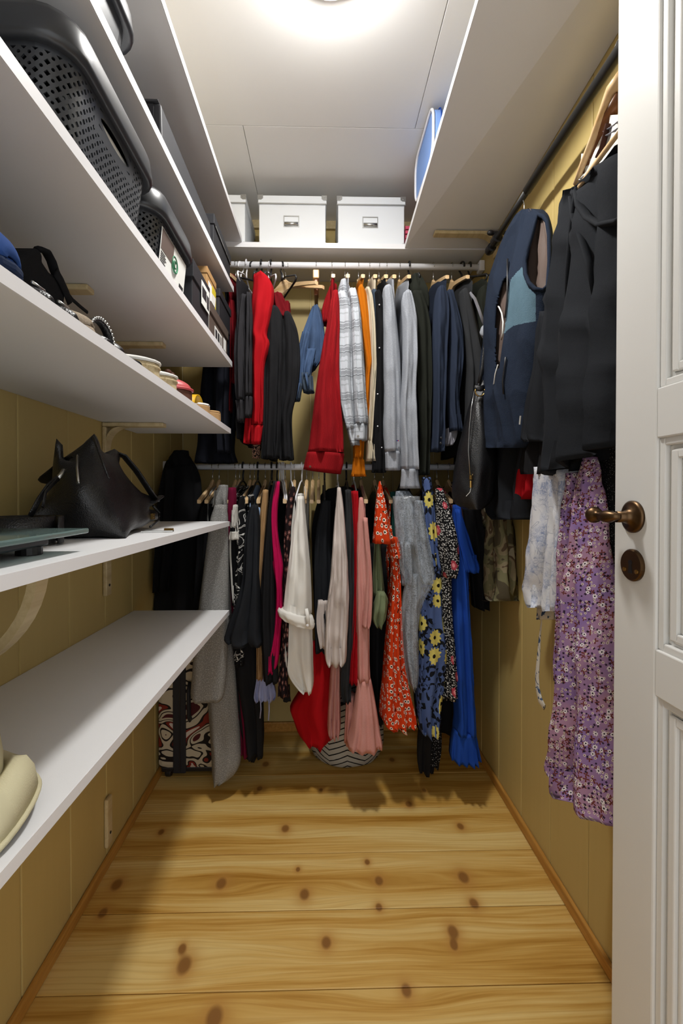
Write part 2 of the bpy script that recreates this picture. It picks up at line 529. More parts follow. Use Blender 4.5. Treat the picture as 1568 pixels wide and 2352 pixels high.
def s5(y): return 1.755 + .05 * y
def s6(y): return 2.0575 + .0285 * y
lshelf(s1, 1.548, .016, 'bottom white shelf on the left wall, empty but for a cream hat')
lshelf(s2, 1.555, .016, 'white shelf on the left wall carrying the black handbag')
lshelf(s3, 1.581, .017, 'white shelf on the left wall carrying the row of shoes')
lshelf(s4, 1.612, .018, 'white shelf on the left wall carrying the black perforated baskets')
lshelf(s5, 1.640, .019, 'white shelf on the left wall carrying the long dark grey box')
lshelf(s6, 1.809, .019, 'topmost white shelf on the left wall, close under the ceiling')
slab('shelf_board', 'deep white shelf high on the right wall with a blue bag on it', [(XR - .001, .45, 2.178), (.349, .45, 2.262), (.331, 1.806, 2.0905), (XR - .001, 1.806, 2.094)], .020)
slab('shelf_board', 'white shelf across the back wall carrying the white lidded boxes', [(XL + .001, YB - .001, 2.0905), (XL + .001, 1.812, 2.0905), (XR - .001, 1.812, 2.0905), (XR - .001, YB - .001, 2.0905)], .020)


def bracket(y, x, sgn, ztop, reach, drop, label, hoop=False):
    """bent-wood shelf bracket: wall leg, arm, curved brace with a gap behind it"""
    t = thing('shelf_bracket', label, 'bracket', (x, y, ztop), 'wooden shelf brackets')
    w = .016
    build('arm', MB().box((min(x, x + sgn * reach), y - w, ztop - .012), (max(x, x + sgn * reach), y + w, ztop)), M_BRACK, t, bevel=.003)
    build('wall_leg', MB().box((min(x, x + sgn * .012), y - w, ztop - drop), (max(x, x + sgn * .012), y + w, ztop - .0125)), M_BRACK, t, bevel=.003)
    mb = MB(); n = 12
    o, i = [], []
    for q in range(n + 1):
        a = math.pi / 2 * q / n
        if hoop:
            o.append((x + sgn * reach * math.cos(a), ztop - .0125 - (drop - .013) * math.sin(a)))
            i.append((x + sgn * (reach - .014) * math.cos(a), ztop - .0125 - (drop - .027) * math.sin(a)))
        else:
            rf = .055
            o.append((x + sgn * (.012 + rf - rf * math.sin(a)), ztop - .0125 - rf + rf * math.cos(a)))
            i.append((x + sgn * (.012 + (rf - .010) - (rf - .010) * math.sin(a)) if False else x + sgn * (.011 + rf * .75 - rf * .75 * math.sin(a)), ztop - .0125 - rf * .75 + rf * .75 * math.cos(a)))
    for q in range(n):
        mb.hexa([(o[q][0], y - w, o[q][1]), (i[q][0], y - w, i[q][1]), (i[q][0], y + w, i[q][1]), (o[q][0], y + w, o[q][1]),
                 (o[q + 1][0], y - w, o[q + 1][1]), (i[q + 1][0], y - w, i[q + 1][1]), (i[q + 1][0], y + w, i[q + 1][1]), (o[q + 1][0], y + w, o[q + 1][1])])
    build('curved_brace', mb, M_BRACK, t, weld=True)
    for dz in (.03, drop - .03):
        build('screw', MB().lathe([(.004, 0), (.004, .0015)], (x + sgn * .012, y, ztop - dz), 0, 10), M_BLACKP, t)
    return t


FY = 1.346
bracket(FY, XL + .001, 1, s3(FY) - .0175, .175, .13, 'wooden bracket under the shoe shelf above the black handbag')
bracket(FY, XL + .001, 1, s2(FY) - .0165, .175, .19, 'wooden bracket under the black handbag shelf, towards its far end')
bracket(FY, XL + .001, 1, s4(FY) - .0185, .175, .13, 'wooden bracket under the shelf of black baskets, towards its far end')
bracket(.972, XL + .001, 1, s4(.972) - .0185, .15, .13, 'wooden bracket under the shelf of black baskets, near the black strap bag')
bracket(.745, XL + .001, 1, s2(.745) - .0165, .185, .20, 'pale curved wooden bracket below the shelf with the glass scale', True)
bracket(1.70, XR - .001, -1, 2.0745, .24, .09, 'wooden bracket under the right-hand shelf behind the black rail')
t = thing('wall_cleat', 'short pale wooden strip on the left wall near the floor', 'wood strip', (XL, FY, .06))
build('strip', MB().box((XL + .0005, FY - .016, .062), (XL + .012, FY + .016, .205)), M_BRACK, t, bevel=.004)
build('screw', MB().lathe([(.004, 0), (.004, .0015)], (XL + .012, FY, .1), 0, 10), M_BLACKP, t)


# ------------------------------------------------------------------ rails
def rail(label, z, x0, x1):
    t = thing('clothes_rail', label, 'clothes rail', (x0, ROD_Y, z))
    build('tube', MB().tube([(x0, ROD_Y, z), (x1, ROD_Y, z)], .0125, 20), M_WHITE, t, smooth=True)
    for x, s in ((x0, 1), (x1, -1)):
        build('end_socket', MB().box((min(x, x + s * .022), ROD_Y - .02, z - .02), (max(x, x + s * .022), ROD_Y + .02, z + .022)), M_WHITE, t, bevel=.004)
    return t


rail('upper white clothes rail under the back shelf', ROD_Z, XL + .001, XR - .001)
rail('lower white clothes rail behind the skirts and dresses', LROD_Z, XL + .001, XR - .001)
BR = [Vector((.60, .30, 2.004)), Vector((.60, 1.325, 1.984)), Vector((.60, 1.62, 1.968))]
t = thing('black_clothes_rail', 'black metal clothes rail along the right wall', 'clothes rail', BR[0])
build('outer_tube', MB().tube([BR[0], BR[1]], .0125, 18), M_BLACKROD, t, smooth=True)
build('inner_tube', MB().tube([BR[1], BR[2]], .0095, 18), M_BLACKROD, t, smooth=True)
build('end_cap', MB().tube([BR[2] - Vector((0, .022, 0)), BR[2], BR[2] + Vector((0, .012, 0))], [.0155, .0165, .0135], 18), M_BLACKP, t, smooth=False)
cl = build('clamp', MB().tube([(.60, 1.545, 1.972), (.60, 1.575, 1.971)], .0165, 14), M_BLACKP, t)
build('clamp_arm', MB().tube([(.585, 1.555, 1.992), (.658, 1.555, 1.992)], .006, 10).ellips((.578, 1.555, 1.992), (.012, .009, .009)).tube([(.646, 1.555, 1.985), (.659, 1.555, 1.985)], .014, 12), M_BLACKP, cl)
k = NT('clear_plastic'); k.b.inputs['Transmission Weight'].default_value = .9; k.b.inputs['IOR'].default_value = 1.3
M_CLEAR = k.fin(lin('f4f4ee'), .12)
t = thing('suction_cup', 'clear plastic disc on the right wall below the end of the black rail', 'disc', (.655, 1.72, 1.945))
build('disc', MB().lathe([(.026, 0), (.024, -.004), (.012, -.010), (.005, -.014)], (.659, 1.71, 1.945), 0, 24), M_CLEAR, t, smooth=True)


# ------------------------------------------------------------------ hangers (hook at the origin on the rail, arms along y)
def hook_pts(r, neck, off=0.0):
    a = [Vector((0, r * math.cos(math.radians(q)), r * math.sin(math.radians(q)))) for q in range(-20, 215, 18)]
    return [Vector((off, 0, neck)), Vector((off * .8, 0, -r * 1.7))] + [Vector((0, -p.y, p.z)) for p in a[::-1]]


def arms(mb, z0, dz, half, w, h, n=9):
    """wooden arms: neck hump with two drooping shoulders"""
    rings = []
    for i in range(-n, n + 1):
        q = i / n; y = q * half
        z = z0 - dz * (abs(q) ** 1.25)
        hh = h * (1 - .35 * abs(q)) + (.022 * max(0, 1 - abs(q) * 6))
        ww = w * (1 - .1 * abs(q) + .5 * max(0, abs(q) - .7))
        rings.append([mb.vert((ww * c, y, z + hh * s)) for c, s in ((-1, -.8), (0, -1), (1, -.8), (1, .8), (0, 1), (-1, .8))])
    for A, B in zip(rings, rings[1:]):
        for k in range(6): mb.face((A[k], A[(k + 1) % 6], B[(k + 1) % 6], B[k]))
    mb.face(rings[0][::-1]); mb.face(rings[-1])
    return mb


def make_hanger(kind):
    nm = {'wood': 'wooden_hanger', 'white': 'white_wire_hanger', 'black': 'black_plastic_hanger', 'clip': 'wooden_clip_hanger'}[kind]
    t = thing(nm, 'x', 'hanger')
    if kind in ('wood', 'clip'):
        build('hook', MB().tube(hook_pts(.0165, -.062), .0016, 6), M_WIRE, t, smooth=True, local=True)
        if kind == 'wood':
            build('arms', arms(MB(), -.082, .055, .205, .0065, .011), M_HANGER, t, local=True, smooth=False)
        else:
            build('clamp_bar', MB().box((-.012, -.09, -.092), (.012, .09, -.058)), M_HANGER, t, local=True, bevel=.004)
            build('lower_bar', MB().box((-.007, -.085, -.155), (.007, .085, -.093)), M_HBROWN, t, local=True, bevel=.003)
    else:
        m = M_WHITE if kind == 'white' else M_BLACKP
        r = .003 if kind == 'white' else .0038
        build('hook', MB().tube(hook_pts(.0185, -.055), r, 8), m, t, smooth=True, local=True)
        build('frame', MB().tube([(0, 0, -.055), (0, .06, -.066), (0, .19, -.118), (0, .2, -.13), (0, .19, -.138), (0, -.19, -.138), (0, -.2, -.13), (0, -.19, -.118), (0, -.06, -.066)], r, 8, closed=True), m, t, smooth=True, local=True)
    return t


HANG = {}
def hanger(kind, p, label, group, rz=0.0, tilt=0.0):
    if kind not in HANG: t = HANG[kind] = make_hanger(kind)
    else: t = copy_tree(HANG[kind])
    t.location = p; t.rotation_euler = (tilt, 0, rz)
    return tag(t, label, 'hanger', group)


# ------------------------------------------------------------------ cloth lofts
def catmull(P, u):
    n = len(P) - 1; f = min(max(u, 0), 1) * n; i = min(int(f), n - 1); t = f - i
    p1, p2 = P[i], P[i + 1]; p0 = P[i - 1] if i else p1 * 2 - p2; p3 = P[i + 2] if i + 2 <= n else p2 * 2 - p1
    return .5 * ((2 * p1) + (p2 - p0) * t + (2 * p0 - 5 * p1 + 4 * p2 - p3) * t * t + (3 * p1 - p0 - 3 * p2 + p3) * t ** 3)


def sgn(x, p): return math.copysign(abs(x) ** p, x)


def rows3(rows, plane, c):
    """rows of pixels -> pairs of points on the plane (plane 'Y' or 'X' at c; c may be a list, one per row)"""
    out = []
    for i, r in enumerate(rows):
        cc = c[i] if isinstance(c, (list, tuple)) else c
        if len(r) == 3: a, b = (r[1], r[0]), (r[2], r[0])
        else: a, b = (r[0], r[1]), (r[2], r[3])
        fn = atY if plane == 'Y' else atX
        out.append((fn(a[0], a[1], cc), fn(b[0], b[1], cc)))
    return out


def loft(pairs, depax, dep, n=36, m=None, pw=.85, fold=.006, nf=2.0, seed=0, wr=.004, hem=True, lin_=False, grow=True, open_top=False, mb=None, mat=0, crease=1.0):
    """closed cloth tube through pairs of (left, right) points; dep = half depth (list = along the length)"""
    A = [p[0] for p in pairs]; B = [p[1] for p in pairs]
    L = sum((x + y - z - w).length / 2 for x, y, z, w in zip(A[1:], B[1:], A, B))
    if m is None: m = max(10, int(L / .014))
    m = min(m, 320)
    mb = mb or MB(); rnd = random.Random(seed); ph = rnd.uniform(0, 6.28); ph2 = rnd.uniform(0, 6.28); so = Vector((seed * 1.7, seed * .9, 0))
    # even spacing along the length
    cum = [0.0]
    for x, y, z, w in zip(A[1:], B[1:], A, B): cum.append(cum[-1] + (x + y - z - w).length / 2)
    def at(q):
        s = q * cum[-1]; i = 0
        while i < len(cum) - 2 and cum[i + 1] < s: i += 1
        return (i + (s - cum[i]) / max(1e-9, cum[i + 1] - cum[i])) / (len(cum) - 1)
    dl = dep if isinstance(dep, (list, tuple)) else [dep, dep]
    rings = []
    def ring(q, sc=1.0, dz=0.0):
        u = at(q)
        if lin_:
            f = u * (len(A) - 1); i = min(int(f), len(A) - 2); t = f - i
            a = A[i].lerp(A[i + 1], t); b = B[i].lerp(B[i + 1], t)
        else: a, b = catmull(A, u), catmull(B, u)
        f = q * (len(dl) - 1); i = min(int(f), len(dl) - 2); d = dl[i] + (dl[i + 1] - dl[i]) * (f - i)
        c = (a + b) / 2; h = (b - a) / 2
        if h.length < .002: h = h.normalized() * .002 if h.length > 1e-6 else Vector((.002, 0, 0))
        D = Vector((0, 0, 0)); D[depax] = 1.0
        g = (q ** .6 if grow else 1.0)
        per = 0; pts = []
        for i in range(n + 1):
            th = math.pi / 2 + 2 * math.pi * i / n
            x, s = sgn(math.cos(th), pw), sgn(math.sin(th), pw + .25)
            fx = math.sin(nf * math.pi * x + ph + 1.2 * noise.noise(Vector((q * 2.3, 0, seed)))) + .5 * math.sin(nf * 2.3 * math.pi * x + ph2)
            w3 = noise.noise(Vector((x * 1.4, s, c.z * 9 + q * 2)) + so) * wr * 1.3
            rg = 1 - 2 * abs(noise.noise(Vector((x * 2.0 + c.z * 4 + 5, s * .6, c.z * 6.5)) + so))
            w3 -= max(0, rg - .45) * wr * 2.6 * crease
            p = c + h * x * sc * (1 + .02 * noise.noise(Vector((q * 9, x * 2, seed + 3)))) + D * (d * s * sc + (fx * fold * 1.5 * g + w3) * (1 if sc == 1 else .8))
            p.z += dz
            if pts: per += (p - pts[-1]).length
            pts.append(p)
            rings_uv.append(per)
        return pts
    rings_uv = []
    for j in range(m + 1):
        q = j / m
        base = len(rings_uv); P = ring(q); U = rings_uv[base:]
        half = U[n // 2]
        rings.append([mb.vert(p, (u - half, p.z)) for p, u in zip(P, U)])
    for X, Y in zip(rings, rings[1:]):
        for i in range(n): mb.face((X[i], X[i + 1], Y[i + 1], Y[i]), mat)
    if not open_top:
        c = sum((mb.v[i] for i in rings[0][:-1]), Vector()) / n
        t = mb.vert(c + Vector((0, 0, .002)), (0, c.z))
        for i in range(n): mb.face((t, rings[0][i + 1], rings[0][i]), mat)
    if hem:
        prev = rings[-1]
        for sc, dz in ((.86, .0015), (.80, .03), (.7, .06)):
            base = len(rings_uv); P = ring(1.0, sc, dz); U = rings_uv[base:]
            cur = [mb.vert(p, (u, p.z)) for p, u in zip(P, U)]
            for i in range(n): mb.face((prev[i], prev[i + 1], cur[i + 1], cur[i]), mat)
            prev = cur
    return mb


def band(pairs, depax, dep, seed, out=1.03, **kw):
    """a cuff / hem band: a little proud of the cloth above"""
    pr = []
    for a, b in pairs:
        c = (a + b) / 2; pr.append((c + (a - c) * out, c + (b - c) * out))
    return loft(pr, depax, dep, seed=seed, lin_=True, m=6, fold=.0025, wr=.002, grow=False, **kw)


SEED = [100]
def hang_z(pairs, rows, plane, c, dep):
    """the cloth bulges towards the room: take the heights of its rows from the bulged side"""
    dl = dep if isinstance(dep, (list, tuple)) else [dep, dep]
    out = []
    for i, (pr, r) in enumerate(zip(pairs, rows)):
        f = i / (len(rows) - 1) * (len(dl) - 1); j = min(int(f), len(dl) - 2); d = dl[j] + (dl[j + 1] - dl[j]) * (f - j)
        q = rows3([r], plane, c - .8 * d)[0]
        out.append((Vector((pr[0].x, pr[0].y, q[0].z)), Vector((pr[1].x, pr[1].y, q[1].z))))
    return out


def cloth_part(name, parent, mat, rows, plane='Y', c=1.60, dep=.02, label=None, fn=loft, **kw):
    SEED[0] += 1; FIRST.setdefault(parent.name, mat)
    mb = fn(hang_z(rows3(rows, plane, c), rows, plane, c, dep), 1 if plane == 'Y' else 0, dep, seed=SEED[0], **kw)
    o = build(name, mb, mat, parent, smooth=True)
    if label: o['label'] = label
    return o


TORSO = set(); HUNG = {}; FIRST = {}


def torso(parent, mat, x, zt, zb, th=.012, half=.2, name='body', yc=ROD_Y, flare=1.0, mats=None):
    TORSO.add(parent.name)
    rows = [(Vector((x, yc - .03, zt + .004)), Vector((x, yc + .03, zt + .004))), (Vector((x, yc - .09, zt - .006)), Vector((x, yc + .09, zt - .006))),
            (Vector((x, yc - half * .85, zt - .032)), Vector((x, yc + half * .85, zt - .032))), (Vector((x, yc - half * 1.05, zt - .062)), Vector((x, yc + half * 1.05, zt - .062))),
            (Vector((x, yc - half, zt - .13)), Vector((x, yc + half, zt - .13))), (Vector((x, yc - half * flare, zb)), Vector((x, yc + half * flare, zb)))]
    SEED[0] += 1
    mb = loft(rows, 0, [th * .6, th, th, th], seed=SEED[0], fold=.003, wr=.003, n=24, lin_=True, m=30)
    return build(name, mb, mat, parent, smooth=True)


def garment(name, label, cat, hook=None, rod='U', hang='wood', hl=None, group=None, base=None):
    """an empty at the garment's hanging point; its hanger is a thing of its own"""
    z = ROD_Z if rod == 'U' else LROD_Z
    if hook is not None:
        p = atY(hook, 613 if rod == 'U' else 1072, ROD_Y)
        x = p.x
    else: x = base[0]
    t = thing(name, label, cat, (x, ROD_Y, z - .09) if base is None else base, group)
    if hook is not None and hang:
        HUNG[t.name] = (t, x, z)
        hanger(hang, (x, ROD_Y, z), hl, 'hangers on the upper white rail' if rod == 'U' else 'hangers on the lower white rail')
    return t, x

# ------------------------------------------------------------------ cloth materials
C = {}
for nm, col, kw in (
        ('black_cotton', '1d1d1f', {}), ('charcoal_fleece', '2d2c2f', dict(var=.08)), ('black_wool', '151517', dict(sheen=.25)), ('navy_black', '15171f', {}),
        ('red_jersey', 'a8101a', dict(sheen=.2)), ('dark_red', '6d1018', {}), ('burgundy_knit', '6a1230', dict(sheen=.3)), ('orange_jersey', 'bf6a0d', dict(sheen=.2)),
        ('cream_fleece', 'c5b9a2', dict(sheen=.2)), ('navy_wool', '2d3546', dict(sheen=.2)), ('dark_olive', '23251f', {}), ('lining_grey', '8b8a92', {}),
        ('magenta_viscose', 'b8104f', dict(sheen=.2)), ('tan_cotton', 'a8855c', {}), ('white_cotton', 'e4e1da', dict(var=.03)), ('satin_white', 'cbbfb8', dict(rough=.5, var=.05)),
        ('red_skirt', 'a80d14', dict(sheen=.2)), ('pink_jersey', 'd4968c', dict(sheen=.2, speck=.12)), ('olive_viscose', '76805f', {}), ('cobalt_blue', '1f47a0', dict(sheen=.2)),
        ('lilac_satin', '9ba0c4', dict(rough=.5)), ('pale_blue', '9db7da', {}), ('navy_fleece', '242d3d', dict(sheen=.35, weave=500, bump=.5)), ('teal_fleece', '5b7583', dict(sheen=.35, weave=500, bump=.5)),
        ('brown_lining', '6c5d56', dict(rough=.5)), ('black_crepe', '222428', dict(sheen=.12)), ('pink_poplin', 'dfb6b4', {}), ('cream_canvas', 'cfc7a5', dict(weave=700, bump=.3, var=.05)),
        ('grey_knit_dark', '333436', {}), ('teal_green', '1d4a44', {}), ('dark_brown', '4a2f26', {})):
    C[nm] = fabric(nm, col, **kw)
C['grey_marl'] = fabric('grey_marl', '9da1a9', speck=.3, sheen=.2)
C['grey_wool'] = fabric('grey_wool', '83827f', speck=.6, sheen=.3)


def m_plaid():
    k = NT('grey_white_plaid'); u, v, _ = k.sep(k.uv())
    wob = k.math('MULTIPLY', k.math('SUBTRACT', k.noise(k.uv(), 25, 2), .5), .006)
    def lines(s, per, offs):
        m = None
        for o, w, st in offs:
            f = k.math('FRACT', k.math('ADD', k.math('DIVIDE', k.math('ADD', s, wob), per), o))
            d = k.math('ABSOLUTE', k.math('SUBTRACT', f, .5))
            q = k.math('MULTIPLY', k.math('LESS_THAN', d, w), st)
            m = q if m is None else k.math('MAXIMUM', m, q)
        return m
    th = k.math('ADD', k.math('MULTIPLY', k.noise(k.scale(k.uv(), (900, 120, 1)), 1.0, 2), .8), .3)
    h = k.math('MULTIPLY', k.math('MAXIMUM', lines(v, .082, [(0, .08, .7), (.14, .03, .95), (.25, .07, .5), (-.15, .03, .7), (.5, .03, .35)]), lines(u, .075, [(0, .09, .5), (.17, .035, .75), (.3, .07, .4)])), th)
    col = k.mix(k.math('MULTIPLY', h, .95), lin('b9bdc3'), lin('24282d'))
    return cloth_end(k, col, .9, .25, .2)


def m_cord():
    k = NT('red_corduroy'); u, v, _ = k.sep(k.uv())
    rib = k.math('ABSOLUTE', k.math('SINE', k.math('MULTIPLY', u, 900.0)))
    nz = k.noise(k.scale(k.geo(), (60, 60, 6)), 1.0, 3)
    k.bump(rib, .5, .002)
    return k.fin(k.mix(k.math('ADD', k.math('MULTIPLY', rib, .4), k.math('MULTIPLY', nz, .4)), lin('6c0910'), lin('a31119')), .85, .15, 0)


def m_denim(name, a, b):
    k = NT(name); nz = k.noise(k.scale(k.geo(), (30, 30, 12)), 1.0, 5, .7); w = k.noise(k.scale(k.uv(), (1600, 200, 1)), 1.0, 2)
    col = k.mix(nz, lin(a), lin(b)); col = k.mix(k.math('MULTIPLY', w, .2), col, lin('8497b2'))
    return cloth_end(k, col, .9, .3, .1)


def m_ditsy(name, base, *layers, noise_mix=None, rough=.85):
    k = NT(name); col = lin(base)
    if noise_mix:
        c2, sc = noise_mix
        col = k.mix(k.ramp(k.noise(k.uv(), sc, 3), [(.42, (0, 0, 0, 1)), (.6, (1, 1, 1, 1))]), col, lin(c2))
    for i, (scale, r0, pet, amp, cp, cc, dens, cen) in enumerate(layers):
        col = flowers(k, col, k.uv(), scale, r0, pet, amp, lin(cp), lin(cc) if cc else None, dens, i + 1.3, cen)
    return cloth_end(k, col, rough, .15, .05)


C['plaid'] = m_plaid(); C['corduroy'] = m_cord()
C['denim'] = m_denim('blue_denim', '1a263c', '3c567c'); C['dark_denim'] = m_denim('dark_denim', '20262e', '34404c')
C['orange_floral'] = m_ditsy('orange_daisy_print', 'c4380e', (26, .10, 2, .9, '2a1a12', None, .35, .3), (46, .30, 7, .18, 'e9dccb', '17120f', .9, .5))
C['blue_floral'] = m_ditsy('blue_yellow_floral_print', '4d5f8c', (22, .42, 3, .9, '15171d', None, .75, .3), (26, .35, 3, .85, '4d5f8c', None, .8, .3), (11.5, .33, 11, .13, 'd3c468', '1a1612', .62, .25))
C['black_floral'] = m_ditsy('black_ditsy_print', '141416', (120, .30, 5, .25, 'd8d6d2', '6b6a55', .85, .25), (15, .27, 6, .08, 'a8404c', 'd98a8c', .33, .45))
C['brown_floral'] = m_ditsy('brown_rose_print', '1c1214', (38, .34, 6, .12, '6d4640', 'a8837a', .9, .4))
C['purple_floral'] = m_ditsy('lilac_meadow_print', 'a27c95', (80, .30, 4, .7, '6a342c', None, .5, .3), (130, .28, 5, .3, '2b1d2e', None, .5, .3), (125, .30, 6, .2, 'd2c0b4', '4a3030', .5, .4), (72, .30, 7, .22, 'dcd3d5', '1f1a1f', .26, .35), noise_mix=('866b9e', 9))
C['dotted'] = m_ditsy('black_white_dots', '101012', (90, .12, 1, .0, 'cfcfd0', None, 1.0, .3))
C['leopard'] = m_ditsy('leopard_print', '1b1514', (95, .42, 3, .5, 'b78e77', '5b3a2c', .85, .5))


def m_thresh(name, base, stops, scale, stretch=(1, 1, 1), dist=.6, rough=.85, det=2, wave=False):
    k = NT(name); v = k.scale(k.uv(), stretch)
    f = k.noise(v, scale, det, .5, dist)
    col = k.ramp(f, [(p, lin(c)) for p, c in stops], 'CONSTANT')
    return cloth_end(k, col, rough, .15)


C['camo'] = m_thresh('faded_camouflage', '', [(0, '4c4535'), (.42, '6e6a4e'), (.5, '857a60'), (.58, '5a4a3a'), (.64, '97907a')], 13, (1, 1, 1), .5)
C['zigzag'] = m_thresh('black_white_animal_stripe', '', [(0, '121214'), (.44, 'd6d4cf'), (.5, '121214'), (.57, 'cbc9c4'), (.61, '121214')], 12, (1.0, 1.5, 1), 1.6, det=0)
C['case_print'] = m_thresh('suitcase_pattern', '', [(0, '4a1d1f'), (.36, 'b9ae98'), (.44, '201a18'), (.49, 'b9ae98'), (.58, '201a18'), (.62, '7a2b20'), (.68, 'c4b7ac')], 6.0, (1, 1.2, 1), 1.5, .6, 1)


def m_toile():
    k = NT('white_blue_toile'); u = k.uv()
    a = k.noise(u, 14, 3); b = k.noise(u, 80, 5, .7, 1.5)
    m = k.math('MULTIPLY', k.ramp(a, [(.45, (0, 0, 0, 1)), (.62, (1, 1, 1, 1))]), k.ramp(b, [(.38, (.15, .15, .15, 1)), (.62, (1, 1, 1, 1))]))
    ln = k.math('LESS_THAN', k.math('ABSOLUTE', k.math('SUBTRACT', k.noise(u, 22, 2, .5, 1.0), .5)), .012)
    col = k.mix(k.math('MULTIPLY', m, .8), lin('d9dade'), lin('6f82ab')); col = k.mix(k.math('MULTIPLY', ln, .35), col, lin('4f5f86'))
    return cloth_end(k, col, .85, .3)


def m_toile_strap():
    k = NT('toile_strap'); u = k.uv()
    col = k.ramp(k.noise(u, 40, 3, .6, 1.0), [(0, lin('d8d4c8')), (.54, lin('3d5378'))], 'CONSTANT')
    return cloth_end(k, col, .85)


def m_glitter():
    k = NT('black_glitter'); vo = k.n('TexVoronoi', {'Scale': 620.0, 'Vector': k.geo()})
    r, g, b = k.sep(vo.outputs['Color'])
    m = k.math('MULTIPLY', k.math('GREATER_THAN', r, .82), k.math('LESS_THAN', vo.outputs['Distance'], .33))
    return k.fin(k.mix(m, lin('131315'), lin('b9b6b0')), k.math('SUBTRACT', .8, k.math('MULTIPLY', m, .5)), .3)


def m_lace():
    k = NT('blue_grey_lace'); u = k.uv()
    l = k.noise(u, 48, 4, .6, 2.0); f = k.math('ABSOLUTE', k.math('SUBTRACT', l, .5))
    col = k.mix(k.ramp(f, [(.0, (1, 1, 1, 1)), (.05, (0, 0, 0, 1))]), k.mix(k.noise(u, 12, 3), lin('7d8793'), lin('a3acb6')), lin('33383f'))
    k.bump(l, .4, .003)
    return k.fin(col, .55, .4)


def m_film():
    k = NT('clear_garment_film')
    k.b.inputs['Transmission Weight'].default_value = .0
    k.b.inputs['Alpha'].default_value = .22
    k.bump(k.noise(k.scale(k.geo(), (60, 60, 22)), 1.0, 3, .6), .8, .006)
    return k.fin(lin('c9ced2'), .12, 1.0)


C['toile'] = m_toile(); C['toile_strap'] = m_toile_strap(); C['glitter'] = m_glitter(); C['lace'] = m_lace(); C['film'] = m_film()


def m_rib(name, c):
    k = NT(name); u, v, _ = k.sep(k.uv()); rib = k.math('ABSOLUTE', k.math('SINE', k.math('MULTIPLY', u, 700.0))); k.bump(rib, .6, .003)
    return k.fin(k.mix(rib, tuple(x * .7 for x in lin(c)[:3]) + (1,), lin(c)), .9, .15, 0)


C['rib_white'] = m_rib('white_rib_knit', 'dcd9d2')

# ------------------------------------------------------------------ garments on the upper white rail, left to right
UG = 'tops and jackets on the upper white rail'
t, x = garment('coat', 'very dark coat at the left end of the upper rail, behind the shelves', 'coat', 541, hang='wood', hl='wooden hanger of the dark coat at the left end of the upper rail', group=UG)
cloth_part('body', t, C['navy_black'], [(700, 512, 552), (760, 480, 550), (850, 464, 548), (960, 456, 545), (1030, 452, 540), (1062, 447, 548)], c=1.76, dep=[.03, .05, .05], fold=.012, nf=2.5)
cloth_part('sleeve', t, C['navy_black'], [(735, 505, 532), (850, 492, 530), (960, 490, 528), (1040, 494, 530)], c=1.68, dep=.025)
t, x = garment('shirt', 'burgundy top half hidden beside the dark coat behind the shelves', 'top', 548, hang='wood', hl='second wooden hanger from the left end of the upper rail', group=UG)
cloth_part('body', t, C['dark_red'], [(690, 520, 540), (740, 518, 545), (800, 522, 548), (880, 524, 550)], c=1.70, dep=.012)
t, x = garment('black_hoodie', 'charcoal sweatshirt with two hanging cuffs, left of the red sweatshirt', 'sweatshirt', 566, hang='white', hl='white hanger of the charcoal sweatshirt', group=UG)
torso(t, C['charcoal_fleece'], x, 1.925, 1.30)
cloth_part('sleeve', t, C['charcoal_fleece'], [(676, 553, 569), (720, 545, 567), (800, 538, 568), (880, 540, 569), (919, 543, 566)], c=1.60)
cloth_part('cuff', t, C['charcoal_fleece'], [(919, 542, 566), (945, 545, 565), (968, 546, 561)], c=1.60, fn=lambda p, d, e, seed, **k: band(p, d, e, seed))
cloth_part('sleeve', t, C['charcoal_fleece'], [(672, 566, 578), (740, 564, 582), (820, 563, 580), (909, 563, 579)], c=1.585)
cloth_part('cuff', t, C['charcoal_fleece'], [(910, 562, 580), (935, 562, 580), (957, 561, 577)], c=1.585, fn=lambda p, d, e, seed, **k: band(p, d, e, seed))
BAND = lambda p, d, e, seed, **k: band(p, d, e, seed)
t, x = garment('red_sweatshirt', 'bright red sweatshirt with a long hanging sleeve', 'sweatshirt', 600, hang='black', hl='black hanger of the bright red sweatshirt', group=UG)
torso(t, C['red_jersey'], x, 1.945, 1.32)
cloth_part('sleeve', t, C['red_jersey'], [(626, 592, 610), (634, 585, 620), (655, 581, 629), (690, 578, 628), (735, 575, 620), (765, 574, 613), (782, 576, 620), (800, 577, 618), (830, 578, 609), (880, 579, 606), (930, 580, 606), (975, 579, 604)], c=1.60, dep=[.05, .035, .022], fold=.009, nf=1.6, m=44)
cloth_part('cuff', t, C['red_jersey'], [(976, 578, 604), (1000, 578, 601), (1019, 578, 598)], c=1.60, fn=BAND)
cloth_part('sleeve', t, C['red_jersey'], [(800, 572, 590), (900, 568, 586), (960, 564, 584), (1018, 560, 580)], c=1.625, dep=.018)
t, x = garment('leopard_shirt', 'leopard print top peeping out below the red sleeve', 'top', 610, hang=None, group=UG)
cloth_part('body', t, C['leopard'], [(990, 578, 596), (1020, 578, 600), (1052, 580, 597)], c=1.66, dep=.02)
t, x = garment('black_jacket', 'plain black jacket to the right of the red sweatshirt', 'jacket', 622, hang='black', hl='black hanger of the plain black jacket', group=UG)
torso(t, C['black_cotton'], x, 1.93, 1.24)
cloth_part('body_front', t, C['black_cotton'], [(703, 622, 640), (730, 613, 650), (800, 609, 652), (900, 606, 648), (1000, 603, 645), (1053, 601, 641)], c=1.62, dep=.03, fold=.01, nf=2)
cloth_part('sleeve', t, C['black_cotton'], [(716, 652, 668), (760, 647, 684), (830, 645, 690), (900, 646, 683), (950, 640, 672), (1000, 640, 672), (1056, 641, 676)], c=1.63, dep=.03, fold=.01)
